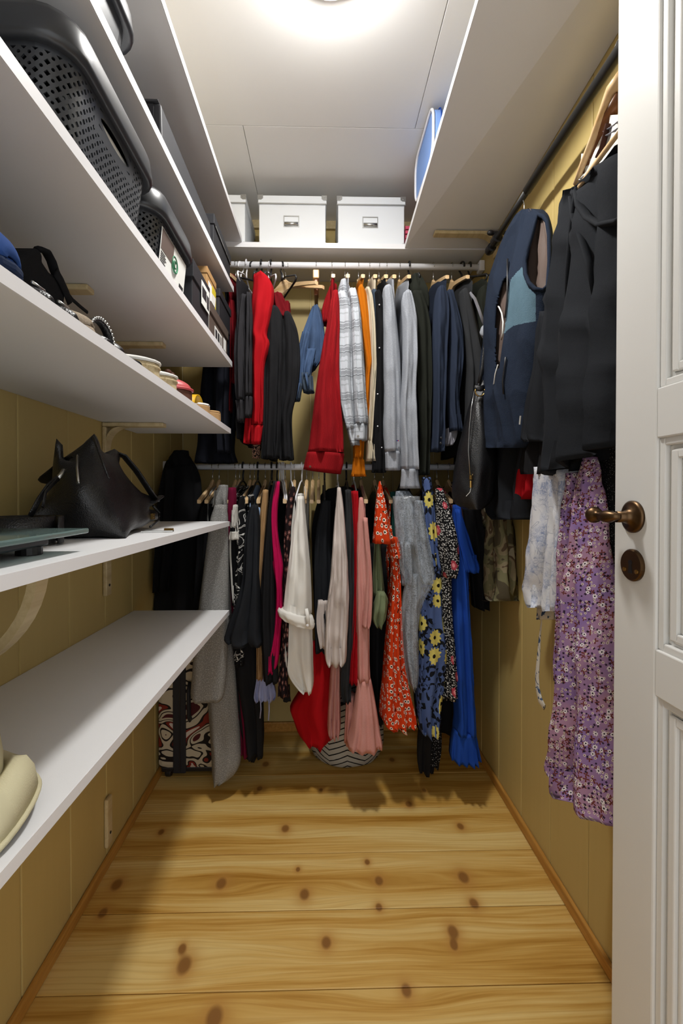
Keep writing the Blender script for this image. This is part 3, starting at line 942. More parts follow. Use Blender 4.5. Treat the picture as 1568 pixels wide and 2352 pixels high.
t, x = garment('dark_red_shirt', 'dark red top slipping off a tilted wooden hanger', 'top', 640, hang=None, group=UG)
cloth_part('body', t, C['dark_red'], [(672, 628, 648), (695, 627, 660), (715, 632, 668), (728, 642, 670)], c=1.72, dep=.02)
# tilted trouser hangers left of the jeans
for i, (px, lb, kind) in enumerate(((656, 'wooden trouser hanger turned sideways, left of the jeans', 'wood'),)):
    hanger(kind, atY(px, 613, ROD_Y), lb, 'hangers on the upper white rail', rz=math.radians(38))
hanger('wood', atY(650, 613, ROD_Y), 'turned wooden hanger behind the tilted one, left of the jeans', 'hangers on the upper white rail', rz=math.radians(52))
hanger('white', atY(617, 613, ROD_Y), 'white hanger right of the red sweatshirt', 'hangers on the upper white rail', rz=math.radians(14))
hanger('black', atY(582, 613, ROD_Y), 'black hanger between the charcoal and the red sweatshirts', 'hangers on the upper white rail', rz=math.radians(-40))
hanger('white', atY(553, 613, ROD_Y), 'first white hanger at the left end of the upper rail', 'hangers on the upper white rail', rz=math.radians(-25))
hanger('black', atY(647, 613, ROD_Y), 'black hanger in front of the tilted wooden hangers', 'hangers on the upper white rail', rz=math.radians(20))
# jeans
t, x = garment('jeans', 'folded blue jeans clipped upside down on a wooden clip hanger', 'jeans', 726, hang='clip', hl='wooden clip hanger gripping the blue jeans', group=UG)
cloth_part('leg', t, C['denim'], [(703, 716, 733), (730, 706, 741), (770, 692, 746), (810, 684, 746), (841, 682, 728)], c=1.74, dep=[.02, .045, .04], fold=.014, nf=2.2, wr=.01)
cloth_part('leg', t, C['denim'], [(760, 694, 712), (820, 681, 701), (870, 677, 695), (900, 674, 692)], c=1.66, dep=.018, wr=.007)
wb = cloth_part('waistband', t, C['dark_denim'], [(880, 678, 696), (900, 674, 692), (919, 670, 689)], c=1.655, dep=.02, fn=BAND)
cloth_part('leg', t, C['denim'], [(800, 704, 726), (840, 694, 718), (866, 691, 714)], c=1.665, dep=.02, wr=.007)
wb = cloth_part('waistband', t, C['dark_denim'], [(856, 691, 713), (880, 692, 716), (900, 697, 722)], c=1.66, dep=.022, fn=BAND)
for px, p0, p1 in ((700, 858, 893), (684, 880, 916)):
    a = atY(px + 2, p0, 1.63); b = atY(px + (8 if px > 690 else -4), p1, 1.63)
    build('belt_loop', MB().tube([a, (a + b) / 2 - Vector((0, .004, 0)), b], .0045, 6, flat=.4, up=(1, 0, 0)), C['denim'], t, smooth=True)
# red corduroy jacket
t, x = garment('corduroy_jacket', 'red corduroy jacket with a wide buttoned cuff', 'jacket', 762, hang='wood', hl='wooden hanger of the red corduroy jacket', group=UG)
torso(t, C['corduroy'], x, 1.935, 1.36)
cloth_part('collar', t, C['corduroy'], [(652, 758, 774), (680, 746, 772), (712, 738, 765), (740, 740, 756)], c=1.74, dep=.03, fold=.004)
cloth_part('sleeve', t, C['corduroy'], [(666, 764, 776), (690, 758, 779), (740, 750, 780), (790, 740, 779), (850, 730, 779), (920, 721, 782), (980, 714, 787), (1038, 706, 789)], c=1.575, dep=[.02, .04, .045], fold=.008, nf=1.4)
cloth_part('cuff', t, C['corduroy'], [(1038, 705, 788, 1040), (1060, 701, 786, 1062), (1078, 697, 782, 1092)][0:0] or [(706, 1037, 789, 1040), (701, 1058, 787, 1064), (697, 1077, 781, 1088)], c=1.575, dep=.048, fn=BAND)
# plaid shirt
t, x = garment('plaid_shirt', 'grey and white plaid flannel shirt with buttoned cuffs', 'shirt', 792, hang='wood', hl='wooden hanger of the plaid shirt', group=UG)
torso(t, C['plaid'], x, 1.945, 1.42)
cloth_part('collar', t, C['plaid'], [(642, 781, 797), (660, 776, 806), (682, 776, 814), (700, 780, 800)], c=1.70, dep=.035, fold=.006)
cloth_part('sleeve', t, C['plaid'], [(668, 776, 792), (700, 774, 808), (760, 775, 811), (830, 775, 812), (900, 778, 814), (950, 786, 816), (985, 794, 818)], c=1.60, dep=.024, fold=.006)
cloth_part('cuff', t, C['plaid'], [(984, 796, 820), (1005, 801, 824), (1023, 806, 827)], c=1.60, fn=BAND)
cloth_part('sleeve', t, C['plaid'], [(662, 800, 818), (700, 805, 826), (760, 806, 832), (830, 808, 837), (900, 810, 841), (950, 812, 845), (974, 814, 846)], c=1.585, dep=.024, fold=.006)
cloth_part('cuff', t, C['plaid'], [(973, 813, 843), (992, 812, 843), (1011, 813, 842)], c=1.585, fn=BAND)
t, x = garment('orange_sweatshirt', 'orange sweatshirt behind the plaid shirt', 'sweatshirt', 823, hang='wood', hl='wooden hanger of the orange sweatshirt', group=UG)
torso(t, C['orange_jersey'], x, 1.935, 1.36)
cloth_part('sleeve', t, C['orange_jersey'], [(656, 822, 834), (672, 820, 841), (710, 824, 846), (770, 831, 851), (810, 836, 854), (830, 838, 856), (860, 838, 851), (930, 828, 848), (1000, 812, 838), (1052, 811, 834)], c=1.625, dep=.024)
cloth_part('cuff', t, C['orange_jersey'], [(1050, 811, 833), (1075, 810, 834), (1094, 805, 841)], c=1.625, fn=BAND)
t, x = garment('cream_sweatshirt', 'cream sweatshirt to the right of the orange one', 'sweatshirt', 848, hang='wood', hl='wooden hanger of the cream sweatshirt', group=UG)
torso(t, C['cream_fleece'], x, 1.935, 1.38)
cloth_part('sleeve', t, C['cream_fleece'], [(660, 838, 848), (680, 842, 856), (740, 846, 862), (830, 848, 865), (900, 848, 862), (960, 845, 858), (1013, 842, 855)], c=1.62, dep=.018)
cloth_part('cuff', t, C['cream_fleece'], [(1012, 841, 855), (1035, 841, 859), (1059, 840, 866)], c=1.62, fn=BAND)
t, x = garment('studded_jacket', 'black jacket with tiny pearl studs, left of the pale grey sweatshirt', 'jacket', 870, hang='wood', hl='wooden hanger of the pearl-studded black jacket', group=UG)
torso(t, C['black_wool'], x, 1.93, 1.22)
cloth_part('sleeve', t, C['black_wool'], [(668, 860, 874), (700, 862, 882), (800, 862, 884), (900, 858, 884), (1000, 856, 884), (1085, 852, 886)], c=1.62, dep=.025)
for px, py in ((871, 700), (871, 799), (867, 979), (876, 1028), (867, 905)):
    p = atY(px, py, 1.588); build('pearl_stud', MB().ellips(p, (.0026, .0026, .0026), 8, 6), M_WHITE, t, smooth=True)
t, x = garment('satin_blouse', 'narrow dark blue satin top beside the cream sweatshirt', 'top', 859, hang=None, group=UG)
cloth_part('body', t, C['dark_denim'], [(665, 852, 866), (710, 858, 870), (800, 861, 868), (900, 860, 868), (1000, 857, 866)], c=1.645, dep=.02)
t, x = garment('grey_sweatshirt', 'pale grey sweatshirt with a small flag tab on the sleeve', 'sweatshirt', 887, hang='wood', hl='wooden hanger of the pale grey sweatshirt', group=UG)
torso(t, C['grey_marl'], x, 1.935, 1.38)
sl = cloth_part('sleeve', t, C['grey_marl'], [(656, 880, 898), (672, 878, 903), (710, 879, 909), (800, 880, 917), (900, 881, 921), (980, 880, 923), (1037, 882, 923)], c=1.60, dep=.03, fold=.006, nf=1.2)
cloth_part('cuff', t, C['grey_marl'], [(1036, 883, 921), (1060, 884, 920), (1080, 884, 918)], c=1.60, dep=.026, fn=BAND)
p = atY(913, 1012, 1.565)
build('flag_tab', MB().box(p - Vector((.0035, .001, .0016)), p + Vector((0, .003, .0016))), C['cobalt_blue'], sl)
build('flag_tab', MB().box(p - Vector((0, .001, .0016)), p + Vector((.0035, .003, .0016))), C['red_jersey'], sl)
t, x = garment('grey_hoodie', 'mid grey hoodie with its ribbed cuff hanging lowest', 'hoodie', 917, hang='wood', hl='wooden hanger of the mid grey hoodie', group=UG)
torso(t, C['grey_marl'], x, 1.925, 1.36)
cloth_part('sleeve', t, C['grey_marl'], [(668, 925, 942), (690, 921, 950), (750, 924, 957), (820, 924, 957), (880, 922, 955), (940, 917, 956), (1000, 919, 958), (1078, 921, 960)], c=1.585, dep=.032, fold=.007, nf=1.3)
cloth_part('cuff', t, C['grey_marl'], [(1077, 922, 959), (1095, 921, 959), (1122, 918, 964)], c=1.585, dep=.03, fn=BAND)
t, x = garment('black_hooded_jacket', 'black hooded jacket standing tallest on the upper rail', 'jacket', 939, hang='black', hl='black hanger of the tall black hooded jacket', group=UG)
torso(t, C['dark_olive'], x, 1.93, 1.26)
cloth_part('hood', t, C['dark_olive'], [(628, 946, 962), (640, 938, 972), (665, 934, 982), (690, 940, 986), (710, 950, 984)], c=1.68, dep=[.02, .05, .03], fold=.008)
cloth_part('sleeve', t, C['dark_olive'], [(668, 942, 970), (720, 950, 984), (800, 953, 990), (900, 957, 990), (1000, 962, 985), (1090, 958, 984)], c=1.62, dep=.03, fold=.008)
t, x = garment('navy_blazer', 'dark blue wool blazer with a pale lining at its cuff', 'blazer', 995, hang='wood', hl='wooden hanger of the dark blue blazer', group=UG)
torso(t, C['navy_wool'], x, 1.935, 1.30)
cloth_part('sleeve', t, C['navy_wool'], [(656, 1004, 1018), (675, 998, 1026), (720, 994, 1030), (800, 992, 1026), (900, 994, 1022), (980, 992, 1020), (1036, 988, 1018)], c=1.60, dep=.03, fold=.006, nf=1.4)
cloth_part('sleeve', t, C['navy_wool'], [(666, 1022, 1038), (700, 1026, 1048), (760, 1030, 1060), (810, 1030, 1062), (870, 1027, 1057), (920, 1028, 1052), (990, 1032, 1060)], c=1.61, dep=.03, fold=.006, nf=1.4)
cloth_part('cuff_lining', t, C['lining_grey'], [(980, 1030, 1054), (1005, 1022, 1047), (1022, 1021, 1038)], c=1.625, dep=.02)
hanger('wood', atY(1037, 613, ROD_Y), 'wooden hanger right of the dark blue blazer', 'hangers on the upper white rail')
t, x = garment('suit_jacket', 'black suit jacket right of the dark blue blazer', 'jacket', 1046, hang=None, group=UG)
torso(t, C['grey_knit_dark'], x, 1.93, 1.25)
cloth_part('sleeve', t, C['grey_knit_dark'], [(664, 1054, 1070), (700, 1054, 1084), (780, 1064, 1102), (850, 1068, 1110), (950, 1066, 1104), (1050, 1058, 1098), (1090, 1056, 1096)], c=1.62, dep=.035, fold=.009)
hanger('black', atY(1060, 613, ROD_Y), 'black hanger of the black suit jacket', 'hangers on the upper white rail', rz=math.radians(18))
t, x = garment('dark_coat', 'black coat at the right end of the upper rail', 'coat', 1078, hang='black', hl='black hanger at the right end of the upper rail', group=UG)
torso(t, C['dark_olive'], x, 1.93, 1.15)
cloth_part('sleeve', t, C['dark_olive'], [(656, 1100, 1116), (676, 1094, 1126), (740, 1092, 1130), (850, 1090, 1132), (1000, 1088, 1134), (1080, 1086, 1134)], c=1.64, dep=.035, fold=.009)
p = [atY(q[0], q[1], 1.60) for q in ((1078, 672), (1090, 686), (1100, 712), (1112, 748))]
t = thing('grey_strap', 'thin pale grey strap hanging between the black suit jacket and coat', 'strap', p[0])
build('strap', MB().tube(p, .006, 8, flat=.3, up=(1, 0, 0)), C['lining_grey'], t, smooth=True)

# ------------------------------------------------------------------ garments on the lower white rail, left to right
LG = 'clothes on the lower white rail'
def lower(name, label, cat, hook, kind='wood', hl=None): return garment(name, label, cat, hook, 'L', kind, hl, LG, None)


# coat on a wall peg in the far left corner
t = thing('winter_coat', 'black winter coat hanging in the far left corner behind the shelves', 'coat', (-.55, 1.74, 1.19))
cloth_part('body', t, C['black_wool'], [(1042, 402, 420), (1060, 382, 446), (1100, 370, 462), (1180, 362, 466), (1300, 356, 462), (1400, 350, 458), (1540, 352, 440)], c=1.78, dep=[.03, .06, .05], fold=.018, nf=2.5)
cloth_part('collar', t, C['black_wool'], [(1036, 400, 424), (1052, 388, 440), (1070, 392, 440)], c=1.77, dep=.04, fold=.004)
cloth_part('sleeve', t, C['black_wool'], [(1075, 378, 402), (1150, 366, 400), (1260, 358, 396), (1360, 356, 390)], c=1.70, dep=.03, fold=.01)
t, x = lower('dark_jacket', 'dark jacket between the black winter coat and the grey wool coat', 'jacket', 488, 'wood', 'leftmost wooden hanger on the lower rail')
torso(t, C['black_wool'], x, 1.105, .55, half=.18)
cloth_part('sleeve', t, C['black_wool'], [(1158, 470, 488), (1190, 458, 492), (1300, 450, 488), (1400, 446, 480)], c=1.70, dep=.03)
t, x = lower('grey_wool_coat', 'long grey felted wool coat with a rounded hem, left end of the lower rail', 'coat', 503, 'wood', 'wooden hanger of the long grey wool coat')
cloth_part('body', t, C['grey_wool'], [(1118, 506, 522), (1150, 494, 526), (1250, 482, 530), (1400, 472, 536), (1550, 472, 544), (1650, 480, 550), (1720, 485, 554), (1765, 487, 553), (1790, 489, 540), (1803, 494, 518)], c=1.66, dep=[.02, .05, .055, .06, .06], fold=.005, nf=1.2, crease=.2)
cloth_part('collar', t, C['grey_wool'], [(1114, 505, 523), (1135, 496, 525), (1165, 488, 524)], c=1.66, dep=.035, fold=.005)
cloth_part('sleeve', t, C['grey_wool'], [(1160, 494, 520), (1200, 482, 524), (1280, 471, 525), (1380, 459, 525), (1500, 446, 523), (1580, 439, 518), (1606, 438, 514), (1614, 442, 508)], c=1.575, dep=[.02, .03, .03], fold=.004, nf=1.2, crease=.2)
t, x = lower('burgundy_cardigan', 'burgundy knitted cardigan right of the grey wool coat', 'cardigan', 541, 'wood', 'wooden hanger of the burgundy cardigan')
torso(t, C['burgundy_knit'], x, 1.125, .60)
cloth_part('sleeve', t, C['burgundy_knit'], [(1120, 526, 542), (1150, 522, 544), (1220, 517, 540), (1300, 522, 544), (1400, 526, 550), (1560, 542, 566), (1680, 548, 580), (1738, 552, 582)], c=1.67, dep=.03, fold=.008)
t, x = lower('rib_cardigan', 'cream rib knit top with a black striped sleeve end', 'top', 550, 'wood', 'wooden hanger sticking out over the shelf end, holding the cream rib knit')
cloth_part('sleeve', t, C['rib_white'], [(1160, 536, 546), (1190, 532, 546), (1212, 531, 546)], c=1.58, dep=.02)
cloth_part('stripe', t, C['black_cotton'], [(1211, 530, 546), (1222, 529, 547)], c=1.58, dep=.021, fn=BAND)
cloth_part('cuff', t, C['rib_white'], [(1221, 529, 548), (1230, 527, 549), (1240, 526, 550)], c=1.58, dep=.024, fn=BAND)
cloth_part('body', t, C['black_cotton'], [(1225, 530, 542), (1300, 528, 550), (1390, 532, 552)], c=1.63, dep=.02)
cloth_part('trim_tape', t, C['rib_white'], [(1232, 526, 531), (1270, 526, 531), (1330, 530, 534), (1385, 534, 537)], c=1.60, dep=.004, fold=.0, wr=.001)
t, x = lower('animal_stripe_dress', 'black and white animal stripe dress', 'dress', 558, 'black', 'black hanger of the animal stripe dress')
cloth_part('body', t, C['zigzag'], [(1140, 552, 562), (1165, 546, 563), (1220, 545, 566), (1300, 543, 564), (1380, 538, 562), (1450, 536, 560), (1530, 540, 562)], c=1.61, dep=.03, fold=.008)
t, x = lower('blouse', 'grey black patterned blouse on a bare wooden hanger tip', 'blouse', 574, 'wood', 'wooden hanger tip in front of the animal stripe dress')
cloth_part('body', t, C['zigzag'], [(1135, 573, 582), (1150, 570, 584), (1175, 568, 580)], c=1.68, dep=.02)
t, x = lower('black_dress', 'wide black dress with a flared hem over the bottom shelf corner', 'dress', 584, 'wood', 'wooden hanger of the wide black dress')
cloth_part('body', t, C['black_crepe'], [(1160, 577, 592), (1190, 566, 596), (1260, 560, 598), (1330, 556, 598), (1390, 542, 600), (1440, 524, 602), (1470, 513, 606), (1484, 520, 610)], c=1.575, dep=[.02, .04, .06], fold=.016, nf=2.2)
cloth_part('underskirt', t, C['black_cotton'], [(1470, 524, 596), (1560, 530, 600), (1660, 548, 606), (1740, 560, 606)], c=1.66, dep=.04, fold=.014)
t, x = lower('blue_blouse', 'sliver of a pale blue top under a wooden hanger', 'top', 592, 'black', 'black hanger of the pale blue top')
cloth_part('body', t, C['pale_blue'], [(1166, 588, 597), (1185, 585, 599), (1210, 588, 597), (1250, 591, 595)], c=1.60, dep=.012)
t, x = lower('tan_skirt', 'tan dress narrow between two black ones', 'dress', 609, 'wood', 'wooden hanger of the tan dress')
cloth_part('body', t, C['tan_cotton'], [(1125, 604, 616), (1150, 602, 616), (1200, 596, 612), (1300, 592, 608), (1450, 590, 606), (1562, 589, 604)], c=1.60, dep=.022)
t, x = lower('long_black_dress', 'long black dress left of the magenta cardigan', 'dress', 624, 'black', 'black hanger of the long black dress')
cloth_part('body', t, C['black_cotton'], [(1105, 628, 640), (1150, 618, 634), (1220, 609, 632), (1300, 602, 632), (1400, 596, 634), (1475, 598, 636), (1570, 604, 640)], c=1.575, dep=.03, fold=.008)
t, x = lower('lilac_camisole', 'lilac satin camisole with hanging ribbons', 'camisole', 600, None)
cloth_part('body', t, C['lilac_satin'], [(1545, 592, 625), (1575, 588, 630), (1600, 585, 635), (1612, 590, 630)], c=1.63, dep=.03, fold=.012, nf=4)
for a, b in ((598, 1650), (617, 1655)):
    build('ribbon', MB().tube([atY(a, 1605, 1.59), atY(a + 1, 1630, 1.59), atY(a - 1, b, 1.59)], .0022, 6, flat=.5), C['lilac_satin'], t, smooth=True)
t, x = lower('magenta_cardigan', 'magenta cardigan with a long narrow sleeve', 'cardigan', 636, 'black', 'dark hanger of the magenta cardigan')
torso(t, C['magenta_viscose'], x, 1.125, .68, th=.008)
cloth_part('sleeve', t, C['magenta_viscose'], [(1106, 633, 643), (1130, 628, 642), (1165, 621, 638), (1210, 621, 637), (1260, 623, 643), (1300, 626, 650), (1345, 633, 648), (1400, 633, 649), (1450, 628, 645), (1500, 618, 642), (1530, 615, 638), (1547, 612, 632)], c=1.565, dep=.02, fold=.006, m=44)
t, x = lower('maroon_shirt', 'maroon top behind the white wire hangers', 'top', 642, 'white', 'first white wire hanger on the lower rail')
torso(t, C['dark_red'], x, 1.115, .62, th=.008)
for px, w in ((647, 'second'), (651, 'third'), (668, 'fourth')):
    hanger('white', (atY(px, 1072, ROD_Y).x, ROD_Y, LROD_Z), w + ' white wire hanger on the lower rail, counted from its left', 'hangers on the lower white rail', rz=math.radians(8))
t, x = lower('brown_rose_dress', 'dark brown dress printed with small roses', 'dress', 676, 'wood', 'wooden hanger of the dark brown rose dress')
cloth_part('body', t, C['brown_floral'], [(1118, 668, 678), (1140, 662, 678), (1180, 656, 672), (1250, 652, 668), (1350, 651, 668), (1450, 648, 664), (1560, 640, 662), (1602, 638, 664)], c=1.59, dep=.025)
cloth_part('tie_end', t, C['black_cotton'], [(1585, 652, 664), (1612, 650, 668)], c=1.60, dep=.006, fold=.0)
t, x = lower('white_blouse', 'white blouse with a rolled, buttoned sleeve', 'blouse', 704, 'wood', 'wooden hanger of the white rolled-sleeve blouse')
torso(t, C['white_cotton'], x, 1.125, .58, th=.010, flare=.9)
cloth_part('collar', t, C['white_cotton'], [(1134, 684, 698), (1150, 680, 700), (1176, 682, 702)], c=1.64, dep=.03, fold=.008, nf=4)
cloth_part('sleeve', t, C['white_cotton'], [(1140, 683, 697), (1170, 679, 700), (1230, 671, 706), (1300, 662, 712), (1360, 655, 715), (1415, 650, 716)], c=1.555, dep=[.02, .035, .04], fold=.008, nf=1.5)
cloth_part('sleeve', t, C['white_cotton'], [(1148, 668, 676), (1180, 664, 678), (1250, 663, 674), (1330, 662, 672)], c=1.60, dep=.015)
rl = cloth_part('rolled_cuff', t, C['white_cotton'], [(640, 1402, 718, 1420), (637, 1408, 722, 1432), (640, 1418, 723, 1444), (652, 1428, 719, 1449)], c=1.545, dep=[.045, .05, .045], fold=.004, lin_=True)
build('cuff_tab', MB().tube([atY(703, 1398, 1.495), atY(706, 1415, 1.487), atY(708, 1440, 1.487)], .006, 8, flat=.35, up=(1, 0, 0)), C['white_cotton'], rl, smooth=True)
cloth_part('tail', t, C['white_cotton'], [(1420, 656, 716), (1480, 653, 718), (1520, 653, 719), (1555, 664, 720), (1578, 682, 720), (1591, 696, 717)], c=1.60, dep=.03, fold=.012, nf=1.5)
hanger('wood', (atY(655, 1072, ROD_Y).x, ROD_Y, LROD_Z), 'bare wooden hanger standing proud left of the white blouse', 'hangers on the lower white rail', rz=math.radians(4))
hanger('white', (atY(693, 1072, ROD_Y).x, ROD_Y, LROD_Z), 'white wire hanger just left of the white blouse', 'hangers on the lower white rail', rz=math.radians(-4))
for px, w in ((718, 'left'), (732, 'right')):
    hanger('wood', (atY(px, 1072, ROD_Y).x, ROD_Y, LROD_Z), w + ' one of two bare wooden hangers side by side under the red corduroy cuff', 'hangers on the lower white rail')
t, x = lower('black_trousers', 'black trousers right of the white rolled-sleeve blouse', 'trousers', 745, 'black', 'black hanger of the black trousers')
cloth_part('leg', t, C['black_crepe'], [(1150, 738, 760), (1250, 722, 760), (1400, 722, 764), (1500, 724, 762)], c=1.66, dep=.03, fold=.01)
t, x = lower('satin_shirt', 'pale satin shirt with a gathered sleeve', 'shirt', 775, 'white', 'white wire hanger of the pale satin shirt')
cloth_part('sleeve', t, C['satin_white'], [(1120, 774, 782), (1150, 772, 787), (1190, 768, 791), (1260, 763, 796), (1330, 758, 800), (1380, 752, 801), (1430, 748, 800), (1470, 746, 797), (1500, 745, 796), (1520, 747, 794), (1529, 752, 788)], c=1.565, dep=[.012, .035, .045], fold=.012, nf=2.4, wr=.007)
cloth_part('body', t, C['satin_white'], [(1380, 730, 752), (1430, 726, 752), (1490, 734, 752)], c=1.63, dep=.015)
t, x = lower('black_cardigan', 'black cardigan between the pale satin shirt and the pink dress', 'cardigan', 795, 'black', 'dark hanger of the black cardigan beside the pink dress')
cloth_part('sleeve', t, C['grey_knit_dark'], [(1125, 792, 806), (1200, 792, 812), (1320, 792, 813), (1440, 790, 812), (1520, 783, 810), (1590, 781, 806), (1614, 788, 806)], c=1.60, dep=.025)
t, x = lower('red_dress', 'long red skirt showing below the pale satin shirt', 'skirt', 760, None)
cloth_part('skirt', t, C['red_skirt'], [(1480, 718, 752), (1540, 706, 762), (1590, 688, 768), (1620, 672, 772), (1640, 666, 774), (1670, 676, 776), (1695, 684, 776), (1714, 700, 758)], c=1.70, dep=[.04, .06, .07], fold=.010, nf=2.2)
t, x = lower('red_shirt', 'narrow red dress squeezed beside the pink dress', 'dress', 812, 'white', 'wire hanger of the narrow red dress')
cloth_part('body', t, C['red_jersey'], [(1128, 806, 822), (1170, 808, 824), (1250, 812, 826), (1380, 812, 824), (1480, 806, 822), (1572, 800, 821)], c=1.59, dep=.02)
t, x = lower('pink_dress', 'dusty pink jersey dress with a gathered flounce', 'dress', 829, 'wood', 'wooden hanger of the dusty pink dress')
cloth_part('bodice', t, C['pink_jersey'], [(1143, 825, 833), (1160, 823, 836), (1210, 819, 842), (1300, 817, 846), (1400, 817, 848), (1500, 819, 848), (1566, 820, 850)], c=1.575, dep=[.012, .03, .035], fold=.006)
cloth_part('sleeve', t, C['pink_jersey'], [(1190, 832, 844), (1300, 838, 853), (1370, 834, 856), (1430, 831, 852), (1443, 830, 848)], c=1.545, dep=.02)
cloth_part('flounce', t, C['pink_jersey'], [(1564, 821, 851), (1590, 818, 856), (1640, 812, 864), (1690, 805, 871), (1728, 795, 878)], c=1.575, dep=[.03, .055, .065], fold=.008, nf=3.5, lin_=True)
cloth_part('flounce', t, C['pink_jersey'], [(1525, 760, 784), (1570, 757, 783), (1630, 753, 782), (1680, 750, 783), (1694, 756, 780)], c=1.65, dep=[.03, .04, .05], fold=.012, nf=3)
cloth_part('flounce', t, C['pink_jersey'], [(1600, 795, 815), (1660, 792, 812), (1712, 790, 806)], c=1.63, dep=.03)
t, x = lower('olive_blouse', 'olive green top with a puffed sleeve end', 'top', 860, 'wood', 'wooden hanger of the olive green top')
cloth_part('body', t, C['olive_viscose'], [(1200, 862, 872), (1255, 859, 873), (1320, 856, 880), (1370, 856, 884)], c=1.60, dep=.02, fold=.01)
cloth_part('sleeve', t, C['olive_viscose'], [(1360, 866, 882), (1378, 860, 890), (1400, 856, 889), (1425, 854, 885), (1441, 862, 876)], c=1.57, dep=[.02, .035, .02], fold=.01, wr=.008)
t, x = lower('black_knit', 'black knit behind the olive top and the orange dress', 'top', 850, None)
cloth_part('body', t, C['black_cotton'], [(1250, 842, 900), (1400, 845, 896), (1550, 846, 890), (1660, 850, 900)], c=1.74, dep=.04, fold=.015)
t, x = lower('orange_dress', 'orange-red dress printed with small white daisies', 'dress', 880, 'wood', 'wooden hanger of the orange-red daisy dress')
cloth_part('sleeve', t, C['orange_floral'], [(1106, 870, 874), (1125, 866, 878), (1160, 862, 886), (1200, 859, 894), (1235, 856, 902), (1249, 855, 906)], c=1.555, dep=[.008, .03, .045], fold=.006, lin_=True)
cloth_part('sleeve', t, C['orange_floral'], [(1235, 886, 912), (1262, 890, 919), (1283, 894, 922)], c=1.58, dep=.03, fold=.008)
cloth_part('skirt', t, C['orange_floral'], [(1270, 896, 914), (1330, 896, 918), (1400, 892, 920), (1470, 886, 922), (1540, 881, 928), (1600, 876, 940), (1650, 872, 951), (1668, 874, 951), (1676, 888, 946)], c=1.60, dep=[.025, .05, .07], fold=.014, nf=2.6)
t, x = lower('lace_dress', 'blue-grey lace dress inside a clear plastic cover', 'dress', 925, 'black', 'dark hanger of the blue-grey lace dress')
cloth_part('body', t, C['lace'], [(1128, 908, 938), (1160, 905, 958), (1220, 906, 966), (1250, 908, 960)], c=1.62, dep=.04, fold=.014, nf=3)
cloth_part('sleeve', t, C['lace'], [(1150, 950, 968), (1220, 948, 980), (1290, 955, 992), (1325, 960, 994), (1342, 970, 988)], c=1.58, dep=.03, fold=.01)
cloth_part('sleeve', t, C['lace'], [(1245, 912, 945), (1300, 916, 950), (1345, 920, 945)], c=1.60, dep=.03, fold=.014)
cloth_part('skirt', t, C['lace'], [(1320, 930, 958), (1400, 924, 957), (1480, 925, 955), (1540, 932, 955), (1576, 940, 950)], c=1.61, dep=.03, fold=.012)
cloth_part('plastic_cover', t, C['film'], [(1140, 900, 962), (1200, 905, 972), (1260, 912, 984), (1310, 918, 997), (1340, 930, 996), (1380, 924, 970), (1450, 920, 958), (1540, 928, 957), (1580, 938, 952)], c=1.555, dep=.045, fold=.012, nf=3, wr=.012, hem=False)
t, x = lower('teal_shirt', 'sliver of a dark teal top behind the lace dress', 'top', 912, None)
cloth_part('body', t, C['teal_green'], [(1130, 896, 912), (1200, 898, 914), (1300, 902, 916)], c=1.68, dep=.02)
t, x = lower('floral_dress', 'blue dress with big yellow flowers and black leaves', 'dress', 978, 'wood', 'wooden hanger of the blue dress with yellow flowers')
cloth_part('bodice', t, C['blue_floral'], [(1096, 968, 988), (1130, 970, 992), (1200, 972, 998), (1260, 976, 1003), (1310, 984, 1010)], c=1.595, dep=.03, fold=.006)
cloth_part('skirt', t, C['blue_floral'], [(1300, 972, 1010), (1360, 966, 1014), (1440, 962, 1020), (1500, 960, 1024), (1560, 956, 1018), (1630, 954, 1012), (1680, 960, 1008), (1692, 968, 1002)], c=1.605, dep=[.03, .05, .05], fold=.012, nf=2.6)
t, x = lower('ditsy_dress', 'black dress sprinkled with tiny white flowers and pink roses', 'dress', 1003, 'wood', 'wooden hanger of the black dress with tiny white flowers')
cloth_part('sleeve', t, C['black_floral'], [(1122, 1000, 1014), (1150, 1000, 1026), (1200, 1002, 1042), (1260, 1006, 1054), (1300, 1012, 1055), (1328, 1018, 1046)], c=1.56, dep=[.015, .035, .03], fold=.008)
cloth_part('skirt', t, C['black_floral'], [(1320, 1012, 1034), (1400, 1014, 1034), (1500, 1020, 1042), (1570, 1018, 1048), (1607, 1013, 1054)], c=1.585, dep=.03, fold=.01)
t, x = lower('brown_slip', 'sliver of a dark brown top between the tiny-flower dress and the blue dress', 'top', 1030, 'wood', 'wooden hanger tip right of the tiny-flower dress')
cloth_part('body', t, C['dark_brown'], [(1160, 1036, 1046), (1230, 1040, 1052), (1330, 1044, 1060)], c=1.62, dep=.02)
t, x = lower('blue_dress', 'plain cobalt blue dress with a frilled hem', 'dress', 1045, 'black', 'dark hanger of the cobalt blue dress')
cloth_part('bodice', t, C['cobalt_blue'], [(1160, 1040, 1056), (1220, 1038, 1064), (1330, 1036, 1070), (1450, 1036, 1076), (1560, 1040, 1082), (1640, 1044, 1086), (1690, 1042, 1088)], c=1.60, dep=[.02, .05, .05], fold=.012, nf=1.6)
cloth_part('sleeve', t, C['cobalt_blue'], [(1170, 1044, 1056), (1220, 1048, 1070), (1270, 1056, 1084), (1300, 1062, 1096), (1316, 1066, 1094)], c=1.575, dep=[.015, .03, .04], fold=.01)
cloth_part('frill', t, C['cobalt_blue'], [(1686, 1042, 1088), (1705, 1038, 1092), (1735, 1035, 1096), (1757, 1033, 1100)], c=1.60, dep=[.05, .055, .06], fold=.009, nf=5, lin_=True)
t, x = lower('black_jumper', 'dark jumper with pale buttons right of the cobalt dress', 'jumper', 1070, None)
